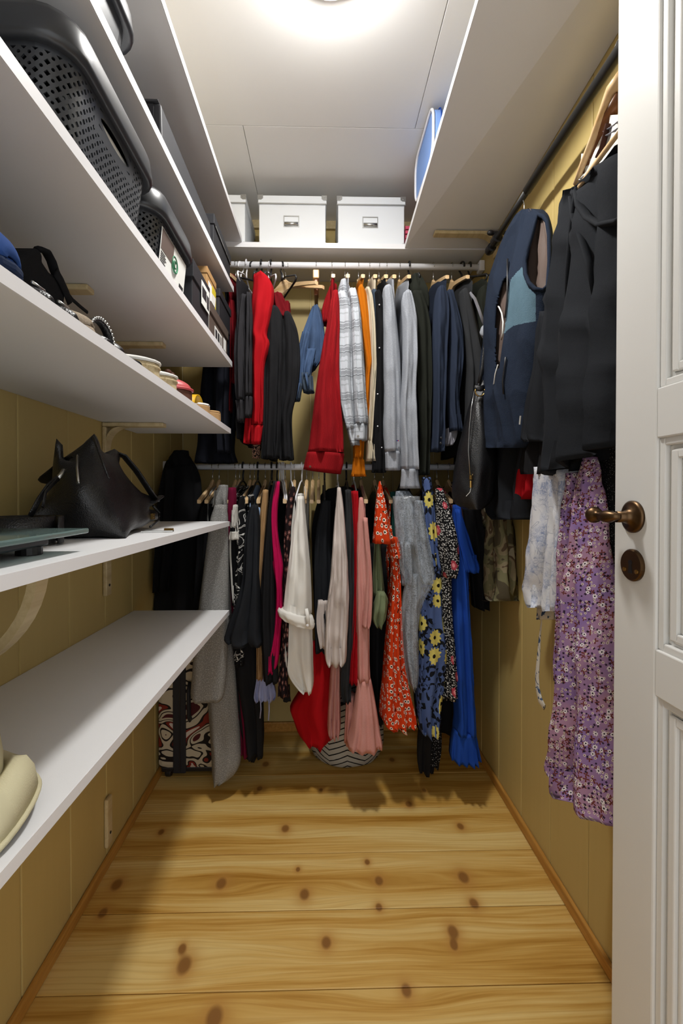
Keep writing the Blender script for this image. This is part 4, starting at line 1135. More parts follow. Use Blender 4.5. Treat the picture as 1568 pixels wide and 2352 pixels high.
cloth_part('body', t, C['black_wool'], [(1165, 1062, 1100), (1250, 1072, 1112), (1330, 1082, 1116), (1400, 1088, 1116)], c=1.64, dep=.04, fold=.01)
t, x = lower('dotted_skirt', 'black skirt with tiny white dots near the floor', 'skirt', 985, None)
cloth_part('skirt', t, C['black_cotton'], [(1640, 962, 1000), (1700, 958, 1000), (1750, 956, 996), (1778, 960, 990)], c=1.68, dep=.04, fold=.012)
cloth_part('panel', t, C['dotted'], [(1650, 992, 1012), (1700, 988, 1014), (1750, 984, 1010), (1762, 988, 1004)], c=1.655, dep=.025, fold=.008)
t, x = lower('black_gown', 'long black dress behind the blue floral dress', 'dress', 1018, None)
cloth_part('skirt', t, C['black_cotton'], [(1150, 930, 1040), (1350, 925, 1060), (1500, 940, 1066), (1680, 958, 1054)], c=1.78, dep=.03, fold=.015)
t, x = lower('black_shirt', 'black shirt behind the pink and the pale satin sleeves', 'shirt', 802, None)
cloth_part('body', t, C['black_cotton'], [(1118, 776, 800), (1132, 740, 836), (1200, 718, 856), (1320, 718, 858), (1470, 724, 850)], c=1.80, dep=.025, fold=.015)
t, x = lower('black_tunic', 'black tunic behind the magenta cardigan and the brown rose dress', 'tunic', 660, None)
cloth_part('body', t, C['black_cotton'], [(1140, 600, 680), (1250, 594, 680), (1400, 590, 676), (1500, 596, 668)], c=1.77, dep=.03, fold=.015)
t, x = lower('black_leggings', 'black trousers hanging low behind the wide black dress', 'trousers', 570, None)
cloth_part('leg', t, C['black_cotton'], [(1400, 540, 600), (1550, 545, 604), (1690, 560, 608), (1745, 566, 602)], c=1.74, dep=.04, fold=.012)

# ------------------------------------------------------------------ garments and bag on the black rail, right wall
RG = 'clothes along the right wall'
def right(name, label, cat, px, py, x=.60, group=RG): return thing(name, label, cat, atX(px, py, x), group)


def rcloth(nm, t, mat, rows, c=.58, dep=.02, **kw): return cloth_part(nm, t, mat, rows, 'X', c, dep, **kw)


def hook_on_black(y, x, z, label, arm=None, rz=0):
    t = hanger('wood', (x, y, z), label, 'hangers on the black rail', rz=rz); return t


p = atX(1204, 445, .60)
hook_on_black(p.y, .60, 1.984, 'wooden hanger of the dark blue fleece vest on the black rail').scale = (1, .62, 1)

# leather bag hung from the end of the rail
t = thing('leather_shopper', 'big black leather bag hanging by its strap in the right back corner', 'bag', atY(1110, 745, 1.47), RG)
cloth_part('body', t, M_LEATHER, [(873, 1098, 1122), (895, 1087, 1127), (930, 1076, 1130), (980, 1064, 1133), (1040, 1050, 1136), (1100, 1041, 1138), (1140, 1038, 1134), (1160, 1048, 1122), (1170, 1066, 1106)], c=1.47, dep=[.015, .05, .065, .05], fold=.003, nf=1, wr=.004, pw=.85, hem=False)
def zp(px, py, d=.062): return atY(px, py, 1.47 - d)
for nm, pts in (('zip', [(1091, 890, .035), (1083, 935, .05), (1078, 985, .057), (1076, 1035, .06), (1080, 1094, .058)]), ('zip', [(1131, 958, .02), (1122, 990, .04), (1105, 1040, .056), (1092, 1075, .06), (1083, 1096, .06)])):
    build(nm, MB().tube([zp(*q) for q in pts], .0034, 8, flat=.5), M_SILVER, t, smooth=True)
build('zip_pull', MB().tube([zp(1081, 1092, .066), zp(1081, 1102, .068)], .0052, 10).tube([zp(1081, 1104, .07), zp(1081, 1120, .07)], .004, 8, flat=.4, up=(1, 0, 0)), M_BRASS, t)
rg = [zp(1102 + 11 * math.cos(a), 898 + 12 * math.sin(a), .055) for a in [math.radians(-20 + q * 20) for q in range(12)]]
build('ring', MB().tube(rg, .0021, 8), M_BRASS, t, smooth=True)
build('ring_tab', MB().tube([zp(1089, 890, .05), zp(1103, 893, .054), zp(1112, 890, .05)], .009, 8, flat=.4), M_LEATHER, t, smooth=True)
for pts in (((1100, 880), (1108, 845), (1114, 790), (1117, 750), (1118, 720)), ((1124, 878), (1130, 850), (1132, 800), (1130, 740))):
    build('strap', MB().tube([atY(a, b, 1.45) for a, b in pts], .0065, 8, flat=.35, up=(1, 0, 0)), M_LEATHER, t, smooth=True)
build('thread', MB().tube([zp(1081, 1120, .07), zp(1079, 1130, .07), zp(1070, 1140, .07)], .0008, 5), C['white_cotton'], t)
t = thing('grey_pompom', 'small grey round pompom by the strap of the big leather bag', 'pompom', atY(1112, 764, 1.50))
mb = MB().ellips(atY(1114, 762, 1.50), (.017, .015, .023), 18, 12)
mb.v = [v + Vector((noise.noise(v * 300), noise.noise(v * 310), noise.noise(v * 290))) * .003 for v in mb.v]
build('pompom', mb, C['grey_marl'], t, smooth=True)

# dark blue fleece vest: one-layer body with cut armhole and open front, brown lining inside
def inpoly(x, y, P):
    r = False; j = len(P) - 1
    for i in range(len(P)):
        if (P[i][1] > y) != (P[j][1] > y) and x < (P[j][0] - P[i][0]) * (y - P[i][1]) / (P[j][1] - P[i][1]) + P[i][0]: r = not r
        j = i
    return r


def project(p):
    d = p - EYE; z = d.dot(FWD)
    return PX + F * d.dot(RT) / z, PY - F * d.dot(UP) / z


t = right('fleece_vest', 'dark blue fleece vest with a grey-blue panel, hanging on the black rail', 'vest', 1204, 470)
VR = [(481, 1208, 1238), (486, 1200, 1246), (500, 1188, 1256), (540, 1170, 1264), (600, 1152, 1265), (660, 1138, 1264), (720, 1131, 1258), (800, 1127, 1250), (900, 1125, 1236), (980, 1124, 1228), (1015, 1127, 1222), (1029, 1138, 1212)]
SEED[0] += 1
vm = loft(rows3(VR, 'X', .565), 0, [.02, .05, .055, .06, .05], n=230, m=300, pw=.8, fold=.006, nf=1.3, seed=SEED[0], wr=.004, hem=False)
ARM = [(1236, 494), (1247, 497), (1256, 508), (1261, 540), (1262, 600), (1258, 655), (1246, 667), (1228, 664), (1214, 650), (1206, 630), (1205, 600), (1212, 570), (1222, 535), (1229, 505)]
FRONT = [(1164, 632), (1164, 660), (1163, 720), (1158, 760), (1152, 800), (1146, 846), (1138, 850), (1136, 800), (1137, 750), (1139, 700), (1145, 672), (1153, 645)]
TEAL = [(1172, 642), (1184, 628), (1199, 613), (1204, 640), (1214, 662), (1230, 676), (1230, 738), (1206, 742), (1180, 748), (1168, 757), (1154, 768), (1162, 720), (1166, 680)]
fr = [project(v) for v in vm.v]
for PL in (ARM, FRONT, TEAL):                       # pull mesh points near a seam onto it
    for (ax_, ay_), (bx_, by_) in zip(PL, PL[1:] + PL[:1]):
        L2 = (bx_ - ax_) ** 2 + (by_ - ay_) ** 2
        for i, (px, py) in enumerate(fr):
            if not (min(ax_, bx_) - 3 < px < max(ax_, bx_) + 3 and min(ay_, by_) - 3 < py < max(ay_, by_) + 3) or vm.v[i].x > .562: continue
            q = max(0, min(1, ((px - ax_) * (bx_ - ax_) + (py - ay_) * (by_ - ay_)) / L2)); cx_, cy_ = ax_ + q * (bx_ - ax_), ay_ + q * (by_ - ay_)
            if (cx_ - px) ** 2 + (cy_ - py) ** 2 < .8 ** 2: vm.v[i] = atX(cx_, cy_, vm.v[i].x); fr[i] = (cx_, cy_)
ff, mm = [], []
for fc in vm.f:
    c = sum((vm.v[i] for i in fc), Vector()) / len(fc)
    px, py = project(c)
    front = c.x < .562
    if front and (inpoly(px, py, ARM) or inpoly(px, py, FRONT)): continue
    ff.append(fc); mm.append(1 if front and inpoly(px, py, TEAL) else 0)
vm.f, vm.mi = ff, mm
bd = build('body', vm, [C['navy_fleece'], C['teal_fleece'], C['brown_lining'], C['brown_lining']], t, smooth=True, weld=False)
md = bd.modifiers.new('thickness', 'SOLIDIFY'); md.thickness = .004; md.offset = -1; md.material_offset = 2
def vsurf(px, py, lift=.004):
    """nearest front point of the vest body under a pixel"""
    best = min((( (q[0] - px) ** 2 + (q[1] - py) ** 2, i) for i, q in enumerate(fr) if vm.v[i].x < .575))[1]
    q = vm.v[best]; return atX(px, py, q.x - lift)
cloth_part('lining', t, C['brown_lining'], [(640, 1146, 1172), (700, 1135, 1172), (780, 1131, 1166), (850, 1131, 1156)], 'X', .546, .010, fold=.005, nf=3, wr=.006, hem=False)
cloth_part('lining', t, C['brown_lining'], [(500, 1232, 1258), (560, 1218, 1266), (620, 1212, 1266), (670, 1222, 1262)], 'X', .566, .006, fold=.004, nf=2, wr=.006, hem=False)
build('armhole_binding', MB().tube([vsurf(a, b, .001) for a, b in ARM], .0055, 8, closed=True), C['navy_fleece'], bd, smooth=True)
build('zip_tape', MB().tube([vsurf(a, b) for a, b in ((1136, 696), (1146, 706), (1152, 720), (1155, 740), (1154, 765), (1151, 780))], .0022, 8), C['white_cotton'], t, smooth=True)
build('zip_tape', MB().tube([vsurf(a, b) for a, b in ((1143, 838), (1137, 858), (1134, 880), (1128, 900), (1126, 930))], .0018, 8), C['white_cotton'], t, smooth=True)
build('zip', MB().tube([vsurf(a, b, .006) for a, b in ((1165, 595), (1165, 620), (1165, 650), (1164, 690), (1160, 730))], .0026, 8), M_BLACKP, t, smooth=True)
build('pocket_zip', MB().tube([vsurf(a, b, .003) for a, b in ((1161, 820), (1158, 845), (1154, 875), (1156, 905))], .0026, 8), M_BLACKP, t, smooth=True)
build('care_tag', MB().tube([vsurf(1195, 955), vsurf(1193, 975)], .0022, 6, flat=.3), C['white_cotton'], t)
t = right('pink_shirt', 'pale pink shirt half hidden between the vest and the black blouse', 'shirt', 1262, 520, .62)
rcloth('body', t, C['pink_poplin'], [(530, 1268, 1290), (560, 1262, 1300), (633, 1257, 1300)], c=.63, dep=.012)
rcloth('sleeve', t, C['pink_poplin'], [(632, 1256, 1290), (650, 1262, 1290), (668, 1266, 1288)], c=.625, dep=.012)
t = right('black_skirt', 'black skirt below the dark blue fleece vest', 'skirt', 1180, 900, .60)
rcloth('body', t, C['black_crepe'], [(900, 1140, 1236), (1010, 1132, 1238), (1080, 1122, 1228), (1140, 1124, 1222), (1176, 1130, 1220), (1196, 1150, 1218)], c=.605, dep=.03, fold=.012, nf=3)
t = right('camouflage_trousers', 'camouflage trouser legs below the black skirt in the right back corner', 'trousers', 1140, 1100, .62)
rcloth('leg', t, C['camo'], [(1120, 1122, 1152), (1200, 1118, 1160), (1300, 1112, 1166), (1360, 1112, 1170), (1384, 1118, 1170), (1391, 1140, 1168)], c=.61, dep=.03, fold=.012, nf=2.5)
rcloth('leg', t, C['camo'], [(1150, 1150, 1168), (1250, 1158, 1174), (1340, 1162, 1178), (1378, 1164, 1176)], c=.635, dep=.02, fold=.006)
t = right('red_shirt', 'small piece of a red top below the black blouse', 'top', 1210, 1060, .60)
rcloth('body', t, C['red_jersey'], [(1060, 1200, 1240), (1098, 1198, 1234), (1130, 1194, 1233), (1147, 1196, 1222)], c=.60, dep=.02, fold=.01)
t = right('toile_shorts', 'white shorts with a blue toile print and a long hanging tie', 'shorts', 1260, 1050, .58)
rcloth('leg', t, C['toile'], [(1070, 1238, 1300), (1150, 1230, 1296), (1250, 1222, 1290), (1330, 1213, 1284), (1360, 1206, 1280), (1380, 1212, 1276), (1398, 1226, 1272), (1407, 1246, 1262)], c=.585, dep=.03, fold=.008, nf=1.6)
rcloth('leg', t, C['toile'], [(1075, 1282, 1326), (1150, 1282, 1322), (1250, 1276, 1318), (1340, 1270, 1314), (1400, 1266, 1312), (1416, 1270, 1312)], c=.565, dep=.03, fold=.008, nf=1.6)
rcloth('hem_band', t, C['toile_strap'], [(1400, 1236, 1300), (1416, 1233, 1302), (1428, 1233, 1304)], c=.61, dep=.012, fold=.004)
SEED[0] += 1
tie = [atX(a, b, .60) for a, b in ((1243, 1405), (1243, 1430), (1240, 1455), (1238, 1485), (1236, 1515), (1233, 1550), (1234, 1580), (1240, 1608), (1250, 1625))]
build('tie', MB().tube(tie, [.004, .004, .005, .007, .009, .011, .012, .014, .010], 8, flat=.25, up=(0, 1, 0)), C['toile_strap'], t, smooth=True)
t = right('purple_dress', 'long lilac dress with a dense flower print beside the door edge', 'dress', 1360, 1000, .56)
rcloth('skirt', t, C['purple_floral'], [(1048, 1352, 1366), (1090, 1336, 1372), (1160, 1324, 1380), (1250, 1318, 1388), (1350, 1310, 1398), (1450, 1306, 1408), (1550, 1304, 1418), (1292, 1660, 1428, 1690), (1284, 1740, 1440, 1800), (1278, 1800, 1446, 1900), (1282, 1822, 1450, 1950), (1300, 1842, 1450, 1964)], c=.545, dep=[.012, .03, .04, .045], fold=.014, nf=2.4)
rcloth('panel', t, C['purple_floral'], [(1085, 1318, 1336), (1160, 1312, 1330), (1300, 1302, 1326), (1450, 1300, 1324), (1580, 1298, 1322)], c=.56, dep=.025, fold=.008)
t = right('glitter_dress', 'black glitter dress behind the lilac flower dress', 'dress', 1400, 950, .60)
rcloth('body', t, C['glitter'], [(1000, 1370, 1450), (1200, 1372, 1470), (1450, 1376, 1480), (1650, 1384, 1480)], c=.60, dep=.025, fold=.01)
t = right('black_blouse', 'loose black draped blouse hanging over the lilac dress beside the door', 'blouse', 1330, 420, .56)
rcloth('body', t, C['black_crepe'], [(1314, 432, 1322, 424), (1304, 464, 1352, 400), (1296, 490, 1400, 352), (1288, 520, 1450, 300), (1279, 560, 1466, 420), (1270, 630, 1470, 560), (1264, 700, 1474, 680), (1260, 780, 1476, 770), (1262, 860, 1478, 830), (1266, 940, 1480, 880), (1268, 1010, 1480, 930), (1264, 1070, 1480, 970), (1270, 1096, 1478, 1000)], c=.548, dep=[.006, .02, .03, .035, .04], fold=.016, nf=3.4, wr=.008)
for q_, w_ in ((((1320, 436), (1330, 470), (1350, 500), (1378, 516), (1420, 508), (1450, 480)), .010), (((1308, 452), (1318, 500), (1334, 545), (1352, 600), (1362, 680)), .008), (((1322, 430), (1319, 470), (1312, 530), (1304, 620), (1300, 720)), .007)):
    build('neck_fold', MB().tube([atX(a, b, .521) for a, b in q_], [w_ * .5] + [w_] * (len(q_) - 2) + [w_ * .4], 10, flat=.55, up=(1, 0, 0)), C['black_crepe'], t, smooth=True)
rcloth('side_drape', t, C['black_crepe'], [(700, 1256, 1280), (760, 1246, 1284), (830, 1234, 1286), (900, 1222, 1286), (960, 1210, 1284), (998, 1204, 1280), (1010, 1216, 1276)], c=.57, dep=.025, fold=.012, nf=3)
rcloth('underlayer', t, M_LEATHER if False else C['black_cotton'], [(985, 1222, 1300), (1030, 1212, 1310), (1070, 1203, 1318), (1088, 1206, 1316)], c=.585, dep=.02, fold=.01, nf=3)
rcloth('underlayer', t, C['black_cotton'], [(1260, 1050, 1470, 880), (1262, 1078, 1472, 930), (1280, 1096, 1474, 990)], c=.572, dep=.03, fold=.01)
# the hanger carrying the blouse: light bar on top, lower bar, white knit between
hp = atX(1420, 130, .60)
t = thing('blouse_hanger', 'large pale wooden hanger carrying the black blouse beside the door', 'hanger', hp, 'hangers on the black rail')
build('upper_arm', MB().tube([atX(a, b, .558) for a, b in ((1321, 424), (1340, 372), (1362, 318), (1388, 252), (1408, 206), (1436, 172))], [.006, .0075, .0085, .011, .015, .017], 10, flat=.75, up=(1, 0, 0)), M_HANGER, t, smooth=True)
build('lower_bar', MB().tube([atX(a, b, .534) for a, b in ((1325, 438), (1360, 386), (1400, 332), (1440, 278))], .0052, 10), M_HANGER, t, smooth=True)
build('inner_arm', MB().tube([atX(a, b, .57) for a, b in ((1326, 426), (1350, 372), (1376, 316), (1402, 262), (1430, 214))], [.009, .013, .014, .014, .014], 8, flat=.5, up=(1, 0, 0)), M_HBROWN, t, smooth=True)
build('hook', MB().tube([Vector((.60, hp.y + .0, 2.0)) + Vector((0, .0165 * math.cos(math.radians(q)), .0165 * math.sin(math.radians(q)))) for q in range(-30, 215, 18)], .0017, 6), M_WIRE, t, smooth=True)
t = right('knit_shirt', 'white knit top with grey stripes bunched inside the large wooden hanger', 'top', 1395, 330, .575)
rcloth('body', t, C['white_cotton'], [(250, 1404, 1460), (300, 1384, 1470), (345, 1368, 1470), (385, 1356, 1420), (405, 1346, 1376)], c=.582, dep=.012, fold=.006, nf=3)
for i, (a, b) in enumerate((((1388, 302), (1430, 272)), ((1384, 316), (1430, 288)))):
    build('grey_stripe', MB().tube([atX(a[0], a[1], .566), atX((a[0] + b[0]) / 2, (a[1] + b[1]) / 2 + 2, .566), atX(b[0], b[1], .566)], .004, 8, flat=.3, up=(1, 0, 0)), C['lining_grey'], t, smooth=True)
build('brown_strap', MB().tube([atX(a, b, .564) for a, b in ((1396, 284), (1390, 310), (1382, 340), (1372, 362))], .006, 8, flat=.4, up=(1, 0, 0)), C['dark_brown'], t, smooth=True)
for nm, (t, x, z) in list(HUNG.items()):
    if nm not in TORSO and nm in FIRST and not nm.startswith('jeans'): torso(t, FIRST[nm], x, z - .078, z - (.62 if z > 1.5 else .5), th=.008, half=.19)

# ------------------------------------------------------------------ boxes and baskets
def lidbox(name, label, cat, a, b, lid, mb_, ml, over=.0025, group=None, bev=.0015):
    """cardboard box: body and a lid with its own rim"""
    t = thing(name, label, cat, ((a[0] + b[0]) / 2, (a[1] + b[1]) / 2, a[2]), group)
    build('body', MB().box(a, (b[0], b[1], b[2] - .002)), mb_, t, bevel=bev)
    build('lid', MB().box((a[0] - over, a[1] - over, b[2] - lid), (b[0] + over, b[1] + over, b[2])), ml, t, bevel=bev)
    return t


GB = 'white lidded boxes on the back shelf'
for x0, x1, lb in ((-.575, -.303, 'white lidded box at the left end of the back shelf, partly hidden'), (-.247, .016, 'white lidded storage box in the middle of the back shelf'), (.066, .330, 'white lidded storage box right of the middle one on the back shelf')):
    z0, z1, y0 = 2.0915, 2.279, 1.822
    t = lidbox('storage_box', lb, 'box', (x0, y0, z0), (x1, 2.076, z1), .032, M_BOXW, M_BOXW, .004, GB, .002)
    build('metal_edge', MB().box((x0 - .005, y0 - .0055, z1 - .034), (x1 + .005, y0 - .0035, z1 - .030)), M_SILVER, t)
    for xa, s_ in ((x0, 1), (x1, -1)):
        build('metal_corner', MB().prism([(xa - s_ * .0052, z1 + .001), (xa + s_ * .016, z1 + .001), (xa + s_ * .016, z1 - .012), (xa + s_ * .008, z1 - .018), (xa - s_ * .0052, z1 - .018)], 1, y0 - .0058, y0 - .0036), M_SILVER, t)
        build('rivet', MB().ellips((xa + s_ * .005, y0 - .006, z1 - .009), (.0025, .0012, .0025), 8, 6), M_SILVER, t, smooth=True)
        build('foot_corner', MB().box((xa - .004 + s_ * .003, y0 - .0012, z0), (xa + .004 + s_ * .003, y0, z0 + .006)), M_SILVER, t)
    xm = (x0 + x1) / 2 - .004; zm = z0 + .088
    lh = build('label_holder', MB().box((xm - .031, y0 - .0022, zm - .022), (xm + .031, y0 - .0002, zm - .018)).box((xm - .031, y0 - .0022, zm + .018), (xm + .031, y0 - .0002, zm + .022))
               .box((xm - .031, y0 - .0022, zm - .018), (xm - .028, y0 - .0002, zm + .018)).box((xm + .028, y0 - .0022, zm - .018), (xm + .031, y0 - .0002, zm + .018)), M_SILVER, t)
    build('pull', MB().tube([(xm - .027, y0 - .004, zm - .012), (xm + .027, y0 - .004, zm - .012)], .0075, 10), M_SILVER, lh, smooth=True)
M_PINK = plastic('pink_plastic', 'd0506c', .45)
t = thing('pink_basket', 'pink slatted plastic basket at the right end of the back shelf', 'basket', (.40, 1.95, 2.0915))
for q in range(5):
    z = 2.0915 + q * .018
    build('slat', MB().box((.338, 1.835, z), (.50, 1.841, z + .012)).box((.338, 1.842, z), (.344, 2.06, z + .012)), M_PINK, t)
build('frame', MB().box((.3365, 1.842, 2.0915), (.3375, 1.85, 2.185)).box((.5, 1.835, 2.0915), (.506, 2.06, 2.185)).box((.344, 2.05, 2.0915), (.50, 2.06, 2.18)).box((.344, 1.8425, 2.0915), (.50, 2.05, 2.0925)), M_PINK, t)

M_BLUE = paint('blue_bag_nylon', '7fa3e2', .5, .3, .03, .1)
t = thing('travel_bag', 'blue rounded travel case with white piping on the right-hand shelf', 'case', (.46, 1.56, 2.16))
def rr(y0, y1, z0, z1, r, n=6):
    o = []
    for cy, cz, a0 in ((y1 - r, z1 - r, 0), (y0 + r, z1 - r, 90), (y0 + r, z0 + r, 180), (y1 - r, z0 + r, 270)):
        o += [(cy + r * math.cos(math.radians(a0 + 90 * q / n)), cz + r * math.sin(math.radians(a0 + 90 * q / n))) for q in range(n + 1)]
    return o
P = rr(1.43, 1.70, 2.168, 2.328, .05)
build('shell', MB().prism(P, 0, .352, .60), M_BLUE, t, bevel=.008)
build('piping', MB().tube([(.350, y, z) for y, z in P], .0045, 8, closed=True, up=(1, 0, 0)), M_WHITE, t, smooth=True)
build('zip_line', MB().tube([(.375, y + (.003 if y > 1.56 else -.003), z + (.003 if z > 2.25 else -.003)) for y, z in P], .002, 6, closed=True, up=(1, 0, 0)), C['cobalt_blue'], t, smooth=True)


def basket(label, x0, x1, y0, y1, z0, h, holes=True, rim=.042, slot=True, name='storage_basket', group='black plastic baskets'):
    """plastic basket with rounded corners, real perforations, a hand slot and an overhanging lid rim"""
    t = thing(name, label, 'basket', ((x0 + x1) / 2, (y0 + y1) / 2, z0), group)
    rad = .05; hw = h - rim + .006
    def path(inset, n):
        a, b, c, d = x0 + inset, x1 - inset, y0 + inset, y1 - inset; r = rad
        segs = [((b, (c + d) / 2), (b, d - r)), ('c', (b - r, d - r), 0), ((b - r, d), (a + r, d)), ('c', (a + r, d - r), 90), ((a, d - r), (a, c + r)), ('c', (a + r, c + r), 180), ((a + r, c), (b - r, c)), ('c', (b - r, c + r), 270), ((b, c + r), (b, (c + d) / 2))]
        pts = []; L = 0
        ln = [r * math.pi / 2 if s[0] == 'c' else math.dist(s[0], s[1]) for s in segs]
        tot = sum(ln)
        def at(u):
            s = (u % 1.0) * tot
            for sg, l in zip(segs, ln):
                if s <= l + 1e-9:
                    f = s / l if l else 0
                    if sg[0] == 'c':
                        q = math.radians(sg[2] + 90 * f); return sg[1][0] + r * math.cos(q), sg[1][1] + r * math.sin(q)
                    return sg[0][0] + (sg[1][0] - sg[0][0]) * f, sg[0][1] + (sg[1][1] - sg[0][1]) * f
                s -= l
            return segs[0][0]
        return at, tot
    paths = [path(.016, 0)[0], path(.004, 0)[0]]; tot = path(.004, 0)[1]
    nc = int(tot / .0135); nr = int(hw / .0125)
    def P(u, v):
        a, b = paths[0](u), paths[1](u)
        return Vector((a[0] + (b[0] - a[0]) * v, a[1] + (b[1] - a[1]) * v, z0 + .001 + hw * v))
    mb = MB()
    def cell(u0, u1, v0, v1, hr, k=8):
        uc, vc, du, dv = (u0 + u1) / 2, (v0 + v1) / 2, (u1 - u0) / 2, (v1 - v0) / 2
        if hr is None:
            mb.face([mb.vert(P(*q)) for q in ((u0, v0), (u1, v0), (u1, v1), (u0, v1))]); return
        I, O = [], []
        for i in range(k):
            a = 6.28318 * (i + .5) / k; c, s_ = math.cos(a), math.sin(a); m_ = max(abs(c), abs(s_))
            I.append(mb.vert(P(uc + du * hr[0] * c, vc + dv * hr[1] * s_))); O.append(mb.vert(P(uc + du * c / m_, vc + dv * s_ / m_)))
        for i in range(k): mb.face((O[i], O[(i + 1) % k], I[(i + 1) % k], I[i]))
    sl = int(nc * .055)
    for i in range(nc):
        # hand slot in the middle of the side that faces the room (u around 0)
        ii = i if i <= nc / 2 else i - nc
        for j in range(nr):
            inslot = slot and -sl <= ii < sl and nr - 3 <= j < nr - 1
            if inslot: continue
            edge = j == 0 or j == nr - 1 or (nr - 4 <= j and slot and -sl - 1 <= ii < sl + 1)
            cell(i / nc, (i + 1) / nc, j / nr, (j + 1) / nr, (.35, .35) if holes and not edge else None)
    if slot:
        mbk = len(mb.v)
        cell(-sl / nc, sl / nc, (nr - 3) / nr, (nr - 1) / nr, (.92, .8), 24)
    build('wall', mb, M_GREYP, t, solid=.0025, weld=True)
    at0 = path(.016, 0)[0]
    pb = [at0(i / 40) for i in range(40)]
    build('bottom', MB().prism(pb, 2, z0 + .0005, z0 + .003), M_GREYP, t)
    # overhanging rim and lid
    mb = MB(); rings = []
    for inset, zz in ((.010, hw - .004), (-.001, hw - .008), (-.007, hw - .006), (-.0085, hw), (-.005, hw + rim * .72), (-.002, hw + rim * .92), (.004, hw + rim)):
        at1 = path(inset, 0)[0]
        rings.append([mb.vert((*at1(i / 72), z0 + zz)) for i in range(72)])
    for A, B in zip(rings, rings[1:]):
        for i in range(72): mb.face((A[i], A[(i + 1) % 72], B[(i + 1) % 72], B[i]))
    mb.face(rings[-1])
    build('lid', mb, M_GREYP, t, smooth=True).data.polygons[-1].use_smooth = False
    ym = (y0 + y1) / 2
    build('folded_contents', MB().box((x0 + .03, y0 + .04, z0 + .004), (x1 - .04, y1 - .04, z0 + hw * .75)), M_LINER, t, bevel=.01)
    if slot: build('folded_contents', MB().box((x1 - .12, ym - .075, z0 + hw * .62), (x1 - .014, ym + .075, z0 + hw * .93)), C['white_cotton'], t, bevel=.008)
    return t, P


basket('large black perforated basket nearest the camera on the left wall', -.622, -.319, .585, .885, s4(.735), .165)
tb, PB = basket('second black perforated basket with a white paper label', -.612, -.321, .900, 1.15, s4(1.02), .150, slot=False)
# paper label on the second basket
M_PAPER = paint('white_paper', 'e3e3df', .7, .2, .01, .02); M_PHOTO = paint('brown_print', '6d5d56', .6, .3, .1, .02); M_GREEN = paint('green_print', '3f7a5a', .6, .3, .0, .02); M_INK = paint('dark_print', '2b2b2e', .6, .3, 0, .02)


def lx(y, z, out=.0012):
    z0 = s4(1.02); v = (z - z0 - .001) / .114
    return -.321 - .016 + .012 * v + out + .0006


def lquad(mb, ya, yb, za, zb, out):
    mb.hexa([(lx(ya, za, out - .0008), ya, za), (lx(ya, za, out), ya, za), (lx(yb, za, out), yb, za), (lx(yb, za, out - .0008), yb, za), (lx(ya, zb, out - .0008), ya, zb), (lx(ya, zb, out), ya, zb), (lx(yb, zb, out), yb, zb), (lx(yb, zb, out - .0008), yb, zb)])
    return mb


zb_ = s4(1.02)
la = build('paper_label', lquad(MB(), .945, 1.108, zb_ + .012, zb_ + .094, .0012), M_PAPER, tb)
build('label_photo', lquad(MB(), .948, 1.02, zb_ + .052, zb_ + .092, .0020), M_PHOTO, la)
build('green_mark', MB().tube([(lx(1, zb_ + .058, .0022), 1.032 + .017 * math.cos(a), zb_ + .058 + .017 * math.sin(a)) for a in [q * .3 for q in range(21)]], .0022, 6, closed=True, up=(1, 0, 0))
      .tube([(lx(1, zb_ + .058, .0022), 1.032 + .007 * math.cos(a), zb_ + .058 + .008 * math.sin(a)) for a in [.6 + q * .4 for q in range(13)]], .002, 6, up=(1, 0, 0)), M_GREEN, la)
for q in range(7):
    build('text_line', lquad(MB(), .950, .975 + .004 * (q % 3), zb_ + .046 - q * .0045, zb_ + .0475 - q * .0045, .0019), M_INK, la)
for q in range(9):
    build('bar_code', lquad(MB(), 1.072 + q * .0032, 1.0735 + q * .0032 + .0006 * (q % 3), zb_ + .018, zb_ + .036, .0019), M_INK, la)

M_BLKCARD = paint('black_cardboard', '26262a', .6, .3, .04, .05); M_DGREY = paint('dark_grey_cardboard', '333336', .55, .3, .05, .05)
M_KRAFT = paint('kraft_cardboard', 'b0895a', .75, .2, .06, .08); M_BROWNB = paint('taupe_cardboard', '5c5049', .65, .2, .05, .05); M_YEL = paint('yellow_print', 'c7b52e', .6, .2, 0, .02); M_GREYC = paint('grey_cardboard', '8b8782', .65, .2, .05, .05)
GC = 'boxes on the left-hand shelves'
z = s4(1.24)
t = lidbox('black_box', 'black lidded box with a white label, beside the second perforated basket', 'box', (-.60, 1.162, z), (-.326, 1.325, z + .135), .045, M_BLKCARD, M_BLKCARD, .004, GC)
lb_ = build('paper_label', MB().box((-.3225, 1.235, z + .055), (-.3213, 1.318, z + .118)), M_PAPER, t)
build('label_print', MB().box((-.3213, 1.240, z + .075), (-.3209, 1.285, z + .105)), M_INK, lb_); build('label_print', MB().box((-.3213, 1.290, z + .062), (-.3209, 1.312, z + .100)), M_INK, lb_)
build('flap', MB().prism(rr(1.25, 1.34, z + .137, z + .155, .008), 0, -.40, -.335), M_BLKCARD, t, bevel=.004)
z = s4(1.46)
t = lidbox('shoe_box', 'brown shoe box at the far end of the basket shelf', 'box', (-.60, 1.338, z), (-.326, 1.585, z + .10), .03, M_BROWNB, M_BROWNB, .004, GC)
lb_ = build('paper_label', MB().box((-.3255, 1.40, z + .012), (-.3245, 1.50, z + .052)), M_PAPER, t)
for q in range(3): build('label_print', MB().box((-.3245, 1.405 + .032 * q, z + .018), (-.3241, 1.428 + .032 * q, z + .045)), M_INK if q < 2 else M_GREYC, lb_)
build('label_print', MB().box((-.3255, 1.525, z + .02), (-.3245, 1.56, z + .058)), M_PAPER, t)
